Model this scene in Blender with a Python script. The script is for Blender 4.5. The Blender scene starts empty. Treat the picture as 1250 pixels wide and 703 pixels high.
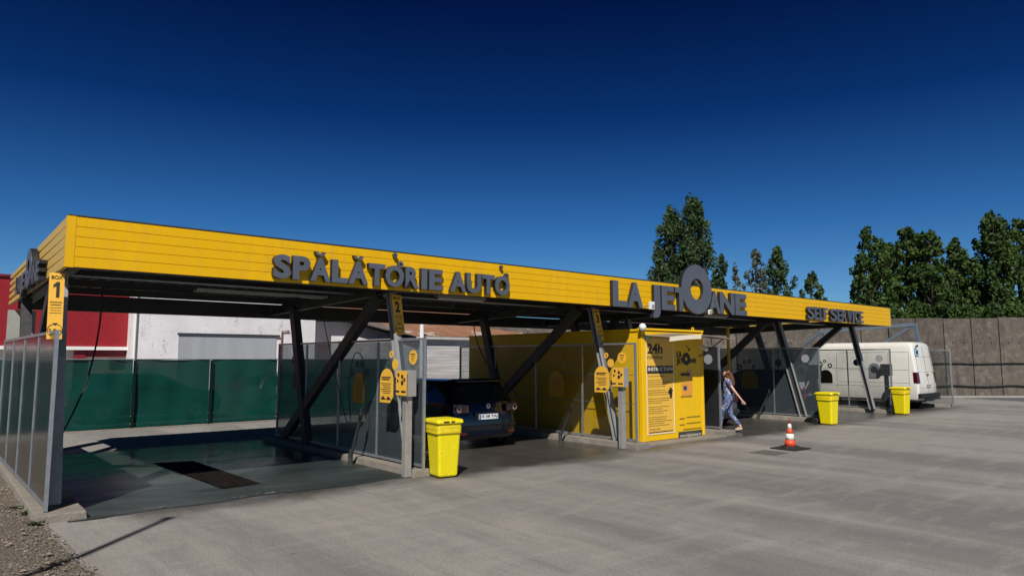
import bpy, bmesh, math, random
import numpy as np
from math import sin, cos, pi, radians, atan, atan2, sqrt
from mathutils import Vector, Matrix, noise
R = random.Random(7)
SC = bpy.context.scene
COL = SC.collection
H = 1.95
# ------------------------------------------------------------------ camera
F, CX, CY = 843.0, 625.0, 351.5
PITCH = atan(86/843.); YAW = radians(49.86)
FW = Vector((cos(PITCH)*cos(YAW), cos(PITCH)*sin(YAW), sin(PITCH)))
RT = Vector((sin(YAW), -cos(YAW), 0)); UP = RT.cross(FW)
CAM = Vector((0, 0, H))
def ray(x, y): return FW*F + RT*(x-CX) - UP*(y-CY)
def PX(x, y, X): d = ray(x, y); return CAM + d*(X/d.x)
def PY(x, y, Y): d = ray(x, y); return CAM + d*(Y/d.y)
cd = bpy.data.cameras.new('camera'); cam = bpy.data.objects.new('camera', cd); COL.objects.link(cam)
cd.sensor_width = 36; cd.lens = F/1250*36; cd.clip_end = 3000; cd.clip_start = .05
cam.location = CAM
cam.rotation_euler = Matrix((RT, UP, -FW)).transposed().to_euler()
SC.camera = cam
# ------------------------------------------------------------------ materials
MATS = {}
def newmat(name):
    m = bpy.data.materials.new(name); m.use_nodes = True
    nt = m.node_tree; nt.nodes.clear()
    out = nt.nodes.new('ShaderNodeOutputMaterial')
    b = nt.nodes.new('ShaderNodeBsdfPrincipled')
    nt.links.new(b.outputs[0], out.inputs[0])
    MATS[name] = m
    return m, nt, b, out
def N(nt, t, **kw):
    n = nt.nodes.new(t)
    for k, v in kw.items(): setattr(n, k, v)
    return n
def coords(nt, scale=(1, 1, 1), kind='Object'):
    tc = N(nt, 'ShaderNodeTexCoord'); mp = N(nt, 'ShaderNodeMapping')
    mp.inputs['Scale'].default_value = scale
    nt.links.new(tc.outputs[kind], mp.inputs[0]); return mp.outputs[0]
def noi(nt, vec, s, det=4, rough=.6, dist=0.):
    n = N(nt, 'ShaderNodeTexNoise'); n.inputs['Scale'].default_value = s
    n.inputs['Detail'].default_value = det; n.inputs['Roughness'].default_value = rough
    n.inputs['Distortion'].default_value = dist
    nt.links.new(vec, n.inputs['Vector']); return n.outputs['Fac']
def ramp(nt, fac, stops):
    r = N(nt, 'ShaderNodeValToRGB'); e = r.color_ramp.elements
    while len(e) < len(stops): e.new(.5)
    for i, (p, c) in enumerate(stops):
        e[i].position = p; e[i].color = (c, c, c, 1) if not hasattr(c, '__len__') else (*c, 1)
    nt.links.new(fac, r.inputs[0]); return r.outputs[0]
def mix(nt, fac, a, b, mode='MIX'):
    m = N(nt, 'ShaderNodeMix', data_type='RGBA', blend_type=mode)
    for i, v in ((0, fac), (6, a), (7, b)):
        if hasattr(v, 'links') or isinstance(v, bpy.types.NodeSocket): nt.links.new(v, m.inputs[i])
        elif i == 0: m.inputs[0].default_value = v
        else: m.inputs[i].default_value = (*v, 1)
    return m.outputs[2]
def mth(nt, op, a, b=0., clamp=False):
    m = N(nt, 'ShaderNodeMath', operation=op, use_clamp=clamp)
    for i, v in ((0, a), (1, b)):
        if isinstance(v, bpy.types.NodeSocket): nt.links.new(v, m.inputs[i])
        else: m.inputs[i].default_value = v
    return m.outputs[0]
def bump(nt, b, h, strength=.3, dist=.01):
    n = N(nt, 'ShaderNodeBump'); n.inputs['Strength'].default_value = strength
    n.inputs['Distance'].default_value = dist
    nt.links.new(h, n.inputs['Height']); nt.links.new(n.outputs[0], b.inputs['Normal'])
def M(name, col, rough=.6, metal=0., var=.18, scale=3., coat=0., dirt=None, bmp=0., stretch=(1, 1, 1), spec=.5):
    """painted / worn surface: base colour with blotchy variation, optional dirt colour"""
    if name in MATS: return MATS[name]
    m, nt, b, out = newmat(name)
    v = coords(nt, stretch)
    n1 = noi(nt, v, scale, 6, .65); n2 = noi(nt, v, scale*9, 3, .6)
    f = ramp(nt, mth(nt, 'MULTIPLY', n1, 1.), [(.3, 1-var), (.7, 1+var*.5)])
    c = mix(nt, 1., (*col,), f, 'MULTIPLY')
    if dirt:
        dc, amt = dirt
        df = ramp(nt, n2, [(.42, 0.), (.75, amt)])
        df2 = mth(nt, 'MULTIPLY', df, ramp(nt, n1, [(.4, .2), (.65, 1.)]))
        c = mix(nt, df2, c, dc)
    nt.links.new(c, b.inputs['Base Color'])
    rr = ramp(nt, n2, [(.3, max(.02, rough*.8)), (.7, min(1, rough*1.2))])
    nt.links.new(rr, b.inputs['Roughness'])
    b.inputs['Metallic'].default_value = metal
    b.inputs['Coat Weight'].default_value = coat
    b.inputs['Coat Roughness'].default_value = .05
    b.inputs['Specular IOR Level'].default_value = spec
    if bmp: bump(nt, b, n2, bmp)
    return m
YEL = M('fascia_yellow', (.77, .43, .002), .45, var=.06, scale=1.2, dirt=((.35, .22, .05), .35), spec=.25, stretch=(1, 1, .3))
YEND = M('fascia_end_sun_paled', (.58, .39, .085), .5, var=.08, scale=1.2, dirt=((.35, .22, .05), .35), spec=.6)  # same yellow paint, grazing-sun paleness put into the colour, with some dust
ALLOW = 1
YBOX = M('container_yellow', (.84, .50, .004), .45, var=.05, scale=1., dirt=((.4, .28, .06), .3), spec=.3)
YPAN = M('signboard_yellow', (.86, .47, .05), .5, var=.05, scale=4.)
YBIN = M('bin_yellow', (.84, .70, .0), .42, var=.12, scale=4., dirt=((.28, .22, .05), .6))
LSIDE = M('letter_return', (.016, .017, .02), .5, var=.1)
LETT = M('letter_grey', (.088, .100, .128), .45, var=.12, scale=3.)
INK = M('ink_dark', (.03, .026, .022), .6, var=.1)
INKS = M('ink_soft', (.17, .105, .02), .6, var=.1)
WHITE = M('white_paint', (.78, .77, .74), .4, var=.05)
CREAM = M('cream_film', (.80, .72, .55), .5, var=.05)
STEEL = M('dark_steel', (.055, .058, .062), .5, .3, var=.3, scale=2., dirt=((.12, .09, .07), .5))
GALV = M('galvanised_steel', (.40, .43, .46), .42, .65, var=.3, scale=6., dirt=((.2, .19, .17), .5))
COLM = M('column_zinc', (.33, .34, .34), .6, .2, var=.25, scale=5., dirt=((.14, .12, .10), .5))
GALVM = M('galvanised_matt', (.34, .325, .30), .6, .15, var=.25, scale=5., dirt=((.2, .17, .13), .5))
ALU = M('aluminium_box', (.38, .355, .335), .5, .3, var=.15, scale=4.)
BLK = M('black_plastic', (.012, .012, .013), .5, var=.2)
RUB = M('black_rubber', (.018, .017, .016), .75, var=.3, scale=8.)
KERB = M('kerb_concrete', (.27, .24, .20), .85, var=.35, scale=3., dirt=((.07, .055, .04), .8), bmp=.4)
RED = M('red_cladding', (.27, .008, .014), .5, var=.12, scale=.8)
DRED = M('red_frame', (.20, .01, .02), .5, var=.1)
WALLW = None
ROOFD = M('roof_sheet', (.12, .125, .13), .38, .55, var=.3, scale=1.5)
SKIN = M('skin', (.55, .32, .23), .55, var=.06)
def _white_render():
    m, nt, b, out = newmat('white_render')
    v = coords(nt); v2 = coords(nt, (1, 1, .25))
    n1 = noi(nt, v, .7, 8, .7); n2 = noi(nt, v2, 2.2, 6, .7); n3 = noi(nt, v, 14, 3)
    c = mix(nt, ramp(nt, n1, [(.35, 0.), (.75, 1.)]), (.72, .70, .71), (.56, .54, .55))
    c = mix(nt, ramp(nt, n2, [(.60, 0.), (.72, .55)]), c, (.22, .20, .19))
    c = mix(nt, ramp(nt, mth(nt, 'MULTIPLY', n2, n3), [(.345, 0.), (.40, .7)]), c, (.16, .15, .14))
    nt.links.new(c, b.inputs['Base Color']); b.inputs['Roughness'].default_value = .9
    bump(nt, b, n3, .3, .02)
    return m
WALLW = _white_render()
def _concrete_wall():
    m, nt, b, out = newmat('precast_concrete')
    v = coords(nt); v2 = coords(nt, (1.2, 1.2, .35))
    n1 = noi(nt, v, .6, 8, .7); n2 = noi(nt, v2, 2.4, 6, .7); n3 = noi(nt, v, 9, 4, .7)
    c = mix(nt, ramp(nt, n1, [(.3, 0.), (.7, 1.)]), (.135, .112, .090), (.080, .067, .056))
    c = mix(nt, ramp(nt, n2, [(.46, 0.), (.68, .7)]), c, (.055, .046, .038))
    c = mix(nt, ramp(nt, n3, [(.62, 0.), (.75, .5)]), c, (.19, .165, .14))
    info = N(nt, 'ShaderNodeObjectInfo'); n5 = noi(nt, v, 2.7, 7, .75)
    c = mix(nt, ramp(nt, n5, [(.52, 0.), (.62, .55)]), c, (.20, .175, .15)); c = mix(nt, ramp(nt, n5, [(.34, .6), (.44, 0.)]), c, (.045, .04, .034))
    c = mix(nt, 1., c, ramp(nt, info.outputs['Random'], [(0., .78), (1., 1.12)]), 'MULTIPLY')
    nt.links.new(c, b.inputs['Base Color']); b.inputs['Roughness'].default_value = .92
    bump(nt, b, n3, .5, .03)
    return m
CWALL = _concrete_wall()
def _ground():
    m, nt, b, out = newmat('yard_concrete')
    tc = N(nt, 'ShaderNodeTexCoord'); sep = N(nt, 'ShaderNodeSeparateXYZ')
    nt.links.new(tc.outputs['Object'], sep.inputs[0])
    v = coords(nt); vs = coords(nt, (1., .16, 1.)); vt = coords(nt, (.42, .05, 1.))
    nA = noi(nt, v, .35, 8, .62); nB = noi(nt, vs, 1.6, 7, .68, .3); nT = noi(nt, vt, 1.3, 4, .5, .8)
    nF = noi(nt, v, 38, 5, .75); nG = noi(nt, v, 140, 2, .6)
    c = mix(nt, ramp(nt, nA, [(.32, 0.), (.68, 1.)]), (.315, .293, .276), (.245, .231, .222))
    c = mix(nt, ramp(nt, nB, [(.35, 0.), (.66, 1.)]), c, mix(nt, .6, c, (.32, .295, .265)))
    c = mix(nt, ramp(nt, nT, [(.45, 0.), (.62, .74)]), c, (.120, .115, .117))        # tyre-dark bands
    c = mix(nt, ramp(nt, nF, [(.36, .6), (.54, 0.)]), c, (.09, .082, .072))
    vq = coords(nt, (2.6, .35, 1.)); c = mix(nt, ramp(nt, noi(nt, vq, 2.6, 7, .72), [(.46, 0.), (.66, .40)]), c, (.13, .12, .112)); c = mix(nt, ramp(nt, noi(nt, vq, 4.3, 6, .75), [(.54, 0.), (.70, .35)]), c, (.37, .35, .325))
    vr = coords(nt, (.30, 1.4, 1.)); c = mix(nt, ramp(nt, noi(nt, vr, 1.9, 6, .7, .5), [(.50, 0.), (.68, .35)]), c, (.37, .35, .32))
    c = mix(nt, ramp(nt, nG, [(.56, 0.), (.70, .65)]), c, (.42, .40, .375)); c = mix(nt, ramp(nt, noi(nt, v, 75, 3, .7), [(.34, .6), (.46, 0.)]), c, (.10, .094, .088))
    # blotches / oil spots
    vo = N(nt, 'ShaderNodeTexVoronoi'); vo.inputs['Scale'].default_value = .9; nt.links.new(v, vo.inputs['Vector'])
    spot = ramp(nt, vo.outputs['Distance'], [(.015, .55), (.05, 0.)])
    c = mix(nt, spot, c, (.04, .037, .035))
    # wet zone in the wash bays
    wob = mth(nt, 'MULTIPLY', mth(nt, 'SUBTRACT', noi(nt, coords(nt, (.5, .5, 1)), 1.1, 6, .7), .5), 2.2)
    yy = mth(nt, 'ADD', sep.outputs[1], mth(nt, 'ADD', wob, .38))
    w = ramp(nt, mth(nt, 'MULTIPLY', mth(nt, 'SUBTRACT', yy, 9.3), .5), [(.15, 0.), (.55, 1.)])
    far = ramp(nt, mth(nt, 'MULTIPLY', mth(nt, 'SUBTRACT', 17.2, sep.outputs[1]), 1.), [(0., 0.), (.3, 1.)])
    xr = ramp(nt, mth(nt, 'MULTIPLY', mth(nt, 'SUBTRACT', 34., sep.outputs[0]), .25), [(0., 0.), (1., 1.)])
    xl = ramp(nt, mth(nt, 'SUBTRACT', sep.outputs[0], 1.9), [(0., 0.), (.5, 1.)])
    wet = mth(nt, 'MULTIPLY', mth(nt, 'MULTIPLY', w, far), mth(nt, 'MULTIPLY', xr, xl))
    c = mix(nt, mth(nt, 'MULTIPLY', wet, .85), c, (.036, .031, .025))
    nt.links.new(c, b.inputs['Base Color'])
    rr = mth(nt, 'SUBTRACT', .88, mth(nt, 'MULTIPLY', wet, mth(nt, 'ADD', .35, mth(nt, 'MULTIPLY', nB, .5))), True)
    nt.links.new(rr, b.inputs['Roughness'])
    bump(nt, b, mix(nt, .5, nF, nG), .35, .008)
    return m
GROUND = _ground()
def _wet():
    m, nt, b, out = newmat('wet_bay_floor')
    v = coords(nt); vs = coords(nt, (.4, 1, 1))
    n1 = noi(nt, vs, 1.2, 7, .65, .4); n2 = noi(nt, v, 22, 4, .7)
    c = mix(nt, ramp(nt, n1, [(.35, 0.), (.7, 1.)]), (.050, .062, .057), (.012, .018, .017))
    c = mix(nt, ramp(nt, n2, [(.6, 0.), (.8, .3)]), c, (.10, .10, .095))
    nt.links.new(c, b.inputs['Base Color'])
    sep = N(nt, 'ShaderNodeSeparateXYZ'); nt.links.new(v, sep.inputs[0])
    fy = ramp(nt, mth(nt, 'MULTIPLY', mth(nt, 'SUBTRACT', sep.outputs[1], 10.), .25), [(.1, .30), (.9, 0.)])
    nt.links.new(mth(nt, 'ADD', fy, ramp(nt, n1, [(.38, .10), (.62, .30)])), b.inputs['Roughness'])
    b.inputs['Specular IOR Level'].default_value = .38
    bump(nt, b, n2, .06, .004)
    return m
WET = _wet()
def _pane(name='cloudy_pane', tint=(.50, .53, .55), base=(.20, .21, .22), lo=.38, hi=.62):
    m, nt, b, out = newmat(name)
    v = coords(nt); vr = coords(nt, (.6, .6, 60.)); vz = coords(nt, (1.2, 1.2, .5))
    n1 = noi(nt, vz, 1.6, 6, .65); n2 = noi(nt, vr, 1.1, 2, .5); n3 = noi(nt, v, 26, 4, .7)
    nt.links.new(mix(nt, ramp(nt, n1, [(.35, 0.), (.7, 1.)]), base, tuple(x*.6 for x in base)), b.inputs['Base Color'])
    b.inputs['Specular IOR Level'].default_value = .8
    nt.links.new(ramp(nt, n3, [(.3, .10), (.7, .26)]), b.inputs['Roughness'])
    bump(nt, b, n2, .10, .004)
    tr = N(nt, 'ShaderNodeBsdfTransparent'); tr.inputs[0].default_value = (*tint, 1)
    ms = N(nt, 'ShaderNodeMixShader')
    f = mth(nt, 'ADD', ramp(nt, n1, [(.3, lo), (.7, hi)]), mth(nt, 'MULTIPLY', n2, .08))
    nt.links.new(f, ms.inputs[0]); nt.links.new(tr.outputs[0], ms.inputs[1]); nt.links.new(b.outputs[0], ms.inputs[2])
    nt.links.new(ms.outputs[0], out.inputs[0])
    return m
PANE = _pane('cloudy_pane', (.44, .52, .55), (.095, .115, .13), .36, .62)
PANED = _pane('grimy_pane', (.30, .32, .34), (.030, .032, .038), .80, .95)
PANEL = _pane('clear_pane', (.84, .86, .86), (.07, .075, .08), .08, .26)
def _mesh_net():
    m, nt, b, out = newmat('green_netting')
    v = coords(nt); vz = coords(nt, (.35, 1, 1.6))
    n1 = noi(nt, vz, .9, 6, .65, .6)
    br = N(nt, 'ShaderNodeTexWave', wave_type='BANDS', bands_direction='X'); br.inputs['Scale'].default_value = 3.2; nt.links.new(v, br.inputs[0])
    bz = N(nt, 'ShaderNodeTexWave', wave_type='BANDS', bands_direction='Z'); bz.inputs['Scale'].default_value = 3.2; nt.links.new(v, bz.inputs[0])
    g = mth(nt, 'MAXIMUM', ramp(nt, br.outputs['Fac'], [(.86, 0.), (.97, 1.)]), ramp(nt, bz.outputs['Fac'], [(.86, 0.), (.97, 1.)]))
    c = mix(nt, ramp(nt, n1, [(.3, 0.), (.7, 1.)]), (.001, .028, .025), (.0012, .054, .044))
    c = mix(nt, mth(nt, 'MULTIPLY', g, .35), c, (.002, .05, .035))
    nt.links.new(c, b.inputs['Base Color']); b.inputs['Roughness'].default_value = .8; b.inputs['Specular IOR Level'].default_value = .1
    tr = N(nt, 'ShaderNodeBsdfTransparent'); ms = N(nt, 'ShaderNodeMixShader')
    nt.links.new(ramp(nt, n1, [(.3, .955), (.6, .985)]), ms.inputs[0])
    nt.links.new(tr.outputs[0], ms.inputs[1]); nt.links.new(b.outputs[0], ms.inputs[2]); nt.links.new(ms.outputs[0], out.inputs[0])
    return m
NET = _mesh_net()
def _planks():
    m, nt, b, out = newmat('white_planks')
    v = coords(nt); vs = coords(nt, (.3, 1, 6.))
    sep = N(nt, 'ShaderNodeSeparateXYZ'); nt.links.new(v, sep.inputs[0])
    n1 = noi(nt, vs, 1.4, 7, .75)
    fr = mth(nt, 'FRACT', mth(nt, 'MULTIPLY', sep.outputs[2], 7.5))
    gap = ramp(nt, fr, [(.0, 1.), (.10, 0.)])
    c = mix(nt, ramp(nt, n1, [(.35, 0.), (.65, 1.)]), (.60, .585, .57), (.36, .345, .335))
    c = mix(nt, mth(nt, 'MULTIPLY', gap, .75), c, (.10, .09, .085))
    nt.links.new(c, b.inputs['Base Color']); b.inputs['Roughness'].default_value = .85
    bump(nt, b, fr, .4, .02)
    return m
PLANK = _planks()
def _rust():
    m, nt, b, out = newmat('rusty_sheet')
    v = coords(nt); vs = coords(nt, (2.5, .3, 1.))
    n1 = noi(nt, vs, 1.2, 7, .7); n2 = noi(nt, v, .5, 4)
    c = mix(nt, ramp(nt, n1, [(.3, 0.), (.7, 1.)]), (.30, .135, .065), (.16, .08, .05))
    c = mix(nt, ramp(nt, n2, [(.60, 0.), (.64, .9)]), c, (.36, .30, .26))
    nt.links.new(c, b.inputs['Base Color']); b.inputs['Roughness'].default_value = .8
    return m
RUST = _rust()
GREYROOF = M('grey_tile_roof', (.14, .115, .105), .8, var=.3, scale=1.5)
def _leaf(name, c1, c2):
    m, nt, b, out = newmat(name)
    v = coords(nt); n1 = noi(nt, v, .9, 3); 
    at = N(nt, 'ShaderNodeAttribute', attribute_name='tone')
    c = mix(nt, at.outputs['Fac'], c1, c2); c = mix(nt, mth(nt, 'MULTIPLY', n1, .5), c, tuple(x*.6 for x in c1))
    nt.links.new(c, b.inputs['Base Color']); b.inputs['Roughness'].default_value = .6
    b.inputs['Specular IOR Level'].default_value = .25
    tl = N(nt, 'ShaderNodeBsdfTranslucent'); nt.links.new(c, tl.inputs[0])
    ms = N(nt, 'ShaderNodeMixShader'); ms.inputs[0].default_value = .18
    nt.links.new(b.outputs[0], ms.inputs[1]); nt.links.new(tl.outputs[0], ms.inputs[2]); nt.links.new(ms.outputs[0], out.inputs[0])
    return m
LEAF1 = _leaf('poplar_leaves', (.028, .056, .020), (.085, .135, .045))
LEAF2 = _leaf('broadleaf_leaves', (.024, .052, .012), (.085, .145, .028))
LEAF3 = _leaf('pale_leaves', (.045, .065, .040), (.16, .17, .12))
BARK = M('bark', (.10, .085, .065), .9, var=.3)
# ------------------------------------------------------------------ helpers
class MB:
    def __init__(s): s.v = []; s.f = []
    def add(s, vs, fs):
        o = len(s.v); s.v += [tuple(v) for v in vs]; s.f += [tuple(o+i for i in f) for f in fs]; return s
    def box(s, x0, x1, y0, y1, z0, z1):
        vs = [(x, y, z) for z in (z0, z1) for y in (y0, y1) for x in (x0, x1)]
        return s.add(vs, [(0, 2, 3, 1), (4, 5, 7, 6), (0, 1, 5, 4), (2, 6, 7, 3), (0, 4, 6, 2), (1, 3, 7, 5)])
    def obox(s, a, b, w, d, side=Vector((1, 0, 0))):
        """bar from a to b, width w along side, depth d across"""
        a, b = Vector(a), Vector(b); t = (b-a).normalized(); u = (side - t*side.dot(t)).normalized(); n = t.cross(u)
        vs = [p + u*(sx*w/2) + n*(sy*d/2) for p in (a, b) for sx, sy in ((-1, -1), (1, -1), (1, 1), (-1, 1))]
        return s.add(vs, [(0, 3, 2, 1), (4, 5, 6, 7), (0, 1, 5, 4), (1, 2, 6, 5), (2, 3, 7, 6), (3, 0, 4, 7)])
    def ibeam(s, a, b, w, d, t=.016, side=Vector((1, 0, 0))):
        a, b = Vector(a), Vector(b); T = (b-a).normalized(); u = (side - T*side.dot(T)).normalized(); n = T.cross(u)
        for q in (-1, 1): s.obox(a+n*(q*(d-t)/2), b+n*(q*(d-t)/2), w, t, side)
        return s.obox(a, b, t, d-2*t, side)
    def tube(s, pts, r, n=8, cap=True):
        pts = [Vector(p) for p in pts]; rs = r if hasattr(r, '__len__') else [r]*len(pts)
        o = len(s.v); prev = None
        for i, p in enumerate(pts):
            t = (pts[min(i+1, len(pts)-1)] - pts[max(i-1, 0)]).normalized()
            if prev is None: u = t.orthogonal().normalized()
            else:
                u = prev - t*prev.dot(t)
                u = u.normalized() if u.length > 1e-6 else t.orthogonal().normalized()
            prev = u; w = t.cross(u)
            for k in range(n):
                a = 2*pi*k/n; s.v.append(tuple(p + (u*cos(a) + w*sin(a))*rs[i]))
        for i in range(len(pts)-1):
            for k in range(n):
                k2 = (k+1) % n; s.f.append((o+i*n+k, o+i*n+k2, o+(i+1)*n+k2, o+(i+1)*n+k))
        if cap:
            s.f.append(tuple(o+k for k in range(n))[::-1]); s.f.append(tuple(o+(len(pts)-1)*n+k for k in range(n)))
        return s
    def prism(s, pts, off):
        """closed outline (list of 3D points) extruded by vector off"""
        n = len(pts); a = [Vector(p) for p in pts]; off = Vector(off)
        return s.add(a + [p+off for p in a], [tuple(range(n))[::-1], tuple(range(n, 2*n))] + [(i, (i+1) % n, n+(i+1) % n, n+i) for i in range(n)])
    def ring(s, c, u, w, r0, r1, off, n=24):
        c, u, w, off = Vector(c), Vector(u), Vector(w), Vector(off)
        vs = []
        for r in (r0, r1):
            for o2 in (Vector(), off):
                for k in range(n):
                    a = 2*pi*k/n; vs.append(c + (u*cos(a)+w*sin(a))*r + o2)
        fs = []
        for k in range(n):
            k2 = (k+1) % n
            fs += [(k, k2, 2*n+k2, 2*n+k), (n+k, 3*n+k, 3*n+k2, n+k2), (2*n+k, 2*n+k2, 3*n+k2, 3*n+k), (k, n+k, n+k2, k2)]
        return s.add(vs, fs)
    def lathe(s, prof, c=(0, 0, 0), axis='z', n=24):
        o = len(s.v); c = Vector(c)
        for r, h in prof:
            for k in range(n):
                a = 2*pi*k/n
                p = {'z': (r*cos(a), r*sin(a), h), 'x': (h, r*cos(a), r*sin(a)), 'y': (r*cos(a), h, r*sin(a))}[axis]
                s.v.append(tuple(c+Vector(p)))
        for i in range(len(prof)-1):
            for k in range(n):
                k2 = (k+1) % n; s.f.append((o+i*n+k, o+i*n+k2, o+(i+1)*n+k2, o+(i+1)*n+k))
        s.f.append(tuple(o+k for k in range(n))); s.f.append(tuple(o+(len(prof)-1)*n+k for k in range(n)))
        return s
    def build(s, name, mat, parent=None, bevel=0., smooth=False, world=False, sub=0, kind=None, seg=2):
        me = bpy.data.meshes.new(name)
        off = Vector(parent.location) if (parent is not None and world) else None
        if parent is not None and world:
            p = parent
            while p.parent: p = p.parent; off = off + Vector(p.location)
        vs = [tuple(Vector(v)-off) for v in s.v] if off is not None else s.v
        me.from_pydata(vs, [], s.f); me.materials.append(mat)
        bm = bmesh.new(); bm.from_mesh(me); bmesh.ops.recalc_face_normals(bm, faces=bm.faces)
        bm.to_mesh(me); bm.free()
        o = bpy.data.objects.new(name, me); COL.objects.link(o)
        if parent is not None: o.parent = parent
        if smooth:
            me.polygons.foreach_set('use_smooth', [True]*len(me.polygons))
        if sub:
            md = o.modifiers.new('sub', 'SUBSURF'); md.levels = sub; md.render_levels = sub
        if bevel:
            md = o.modifiers.new('bev', 'BEVEL'); md.width = bevel; md.segments = seg; md.limit_method = 'ANGLE'; md.angle_limit = radians(40)
        if kind: o['kind'] = kind
        return o
def tag(o, label, cat, group=None, kind=None):
    o['label'] = label; o['category'] = cat
    if group: o['group'] = group
    if kind: o['kind'] = kind
    return o
def thing(name, loc, label, cat, group=None, rz=0.):
    o = bpy.data.objects.new(name, None); COL.objects.link(o); o.location = loc; o.rotation_euler.z = rz
    o.empty_display_size = .2
    return tag(o, label, cat, group)
def copy_tree(o, parent=None):
    c = o.copy(); COL.objects.link(c)
    if parent is not None: c.parent = parent
    for ch in list(o.children):
        copy_tree(ch, c)
    return c
FONT_CACHE = {}
def glyphs(txt, offset=0., extrude=.5):
    key = (txt, offset, extrude)
    if key in FONT_CACHE: return FONT_CACHE[key]
    cu = bpy.data.curves.new('t', 'FONT'); cu.body = txt; cu.size = 1; cu.extrude = extrude; cu.offset = offset; cu.resolution_u = 4
    o = bpy.data.objects.new('t', cu); COL.objects.link(o)
    dg = bpy.context.evaluated_depsgraph_get(); dg.update()
    me = bpy.data.meshes.new_from_object(o.evaluated_get(dg))
    vs = [tuple(v.co) for v in me.vertices]; fs = [tuple(p.vertices) for p in me.polygons]
    bpy.data.objects.remove(o); bpy.data.meshes.remove(me)
    xs = [v[0] for v in vs]; ys = [v[1] for v in vs]
    x0, x1, y0, y1 = min(xs), max(xs), min(ys), max(ys)
    vs = [((v[0]-x0)/(x1-x0), (v[1]-y0)/(y1-y0), v[2]/extrude*.5+.5) for v in vs]
    FONT_CACHE[key] = (vs, fs); return vs, fs
def text_mb(txt, p0, p1, n, depth, offset=.0, mb=None):
    """fit txt in the box whose lower left is p0 and upper right p1; n = outward normal; depth = thickness from the plane outward"""
    p0, p1, n = Vector(p0), Vector(p1), Vector(n)
    u = Vector((0, 0, 1)).cross(n).normalized()
    w = (p1-p0).dot(u); h = p1.z-p0.z
    vs, fs = glyphs(txt, offset)
    mb = mb or MB()
    return mb.add([p0 + u*(v[0]*w) + Vector((0, 0, v[1]*h)) + n*(v[2]*depth) for v in vs], fs)
# ------------------------------------------------------------------ world & sun
SUN = Vector((.66, .73, -.97)).normalized()
elev = math.asin(-SUN.z); az = atan2(-SUN.y, -SUN.x)
w = bpy.data.worlds.new('World'); SC.world = w; w.use_nodes = True
nt = w.node_tree; bg = nt.nodes['Background']
sky = nt.nodes.new('ShaderNodeTexSky'); sky.sky_type = 'NISHITA'; sky.sun_disc = False
sky.sun_elevation = elev; sky.sun_rotation = pi/2 - az
sky.altitude = 1500; sky.air_density = 1.; sky.dust_density = .3; sky.ozone_density = 4.
tc = nt.nodes.new('ShaderNodeTexCoord'); sp = nt.nodes.new('ShaderNodeSeparateXYZ'); nt.links.new(tc.outputs['Generated'], sp.inputs[0])
cr = nt.nodes.new('ShaderNodeValToRGB'); e = cr.color_ramp.elements
for _ in range(4): e.new(.5)
for i, (p, c) in enumerate([(0., (.58, .88, 1.)), (.10, (.39, .71, .97)), (.185, (.19, .52, .85)), (.33, (.035, .195, .49)), (.47, (.008, .072, .26)), (1., (.006, .035, .12))]):
    e[i].position = p; e[i].color = (*c, 1)
nt.links.new(sp.outputs[2], cr.inputs[0])
mx = nt.nodes.new('ShaderNodeMix'); mx.data_type = 'RGBA'; mx.blend_type = 'MULTIPLY'; mx.inputs[0].default_value = 1
nt.links.new(sky.outputs[0], mx.inputs[6]); nt.links.new(cr.outputs[0], mx.inputs[7]); nt.links.new(mx.outputs[2], bg.inputs[0])
bg.inputs[1].default_value = .07
sl = bpy.data.lights.new('sun', 'SUN'); sl.energy = 5.0; sl.angle = radians(.53); sl.color = (1., .955, .89)
so = bpy.data.objects.new('sun', sl); COL.objects.link(so); so.rotation_euler = SUN.to_track_quat('-Z', 'Y').to_euler()
SC.view_settings.view_transform = 'Standard'; SC.view_settings.look = 'None'; SC.view_settings.exposure = 0; SC.view_settings.gamma = 1
# ------------------------------------------------------------------ ground
g = MB(); g.add([(-600, -600, 0), (900, -600, 0), (900, 900, 0), (-600, 900, 0)], [(0, 1, 2, 3)])
o = g.build('ground', GROUND, kind='structure'); o['label'] = 'pale worn concrete yard in front of the wash bays'
# bay 1 wet slab, slightly recessed look: a sheet 5 mm above
g = MB(); xs = np.linspace(1.42, 6.28, 40); fr = [9.99+.20*noise.noise(Vector((x*.9, 0, 0)))+.07*noise.noise(Vector((x*5, 3, 0))) for x in xs]
vs = [(x, y, .005) for x, y in zip(xs, fr)] + [(x, 16.6, .005) for x in xs]
g.add(vs, [(i, i+1, 40+i+1, 40+i) for i in range(39)])
g.build('bay_floor', WET, kind='structure')
g = MB()
for k in range(150):
    x = R.uniform(1.8, 4.6); y = 10.07+.20*noise.noise(Vector((x*.9, 0, 0)))+R.gauss(.03, .06); q = R.uniform(.003, .016)*(1.6 if noise.noise(Vector((x*2.2, 4, 0))) > .05 else .5)
    g.add([(x-q*2, y, .009), (x, y-q*.5, .009), (x+q*2, y+q*.2, .009), (x, y+q*.6, .009)], [(0, 1, 2, 3)])
o = g.build('water_foam', M('foam', (.30, .31, .30), .5)); tag(o, 'thin line of pale suds along the front edge of the first bay floor', 'suds', kind='stuff')
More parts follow.
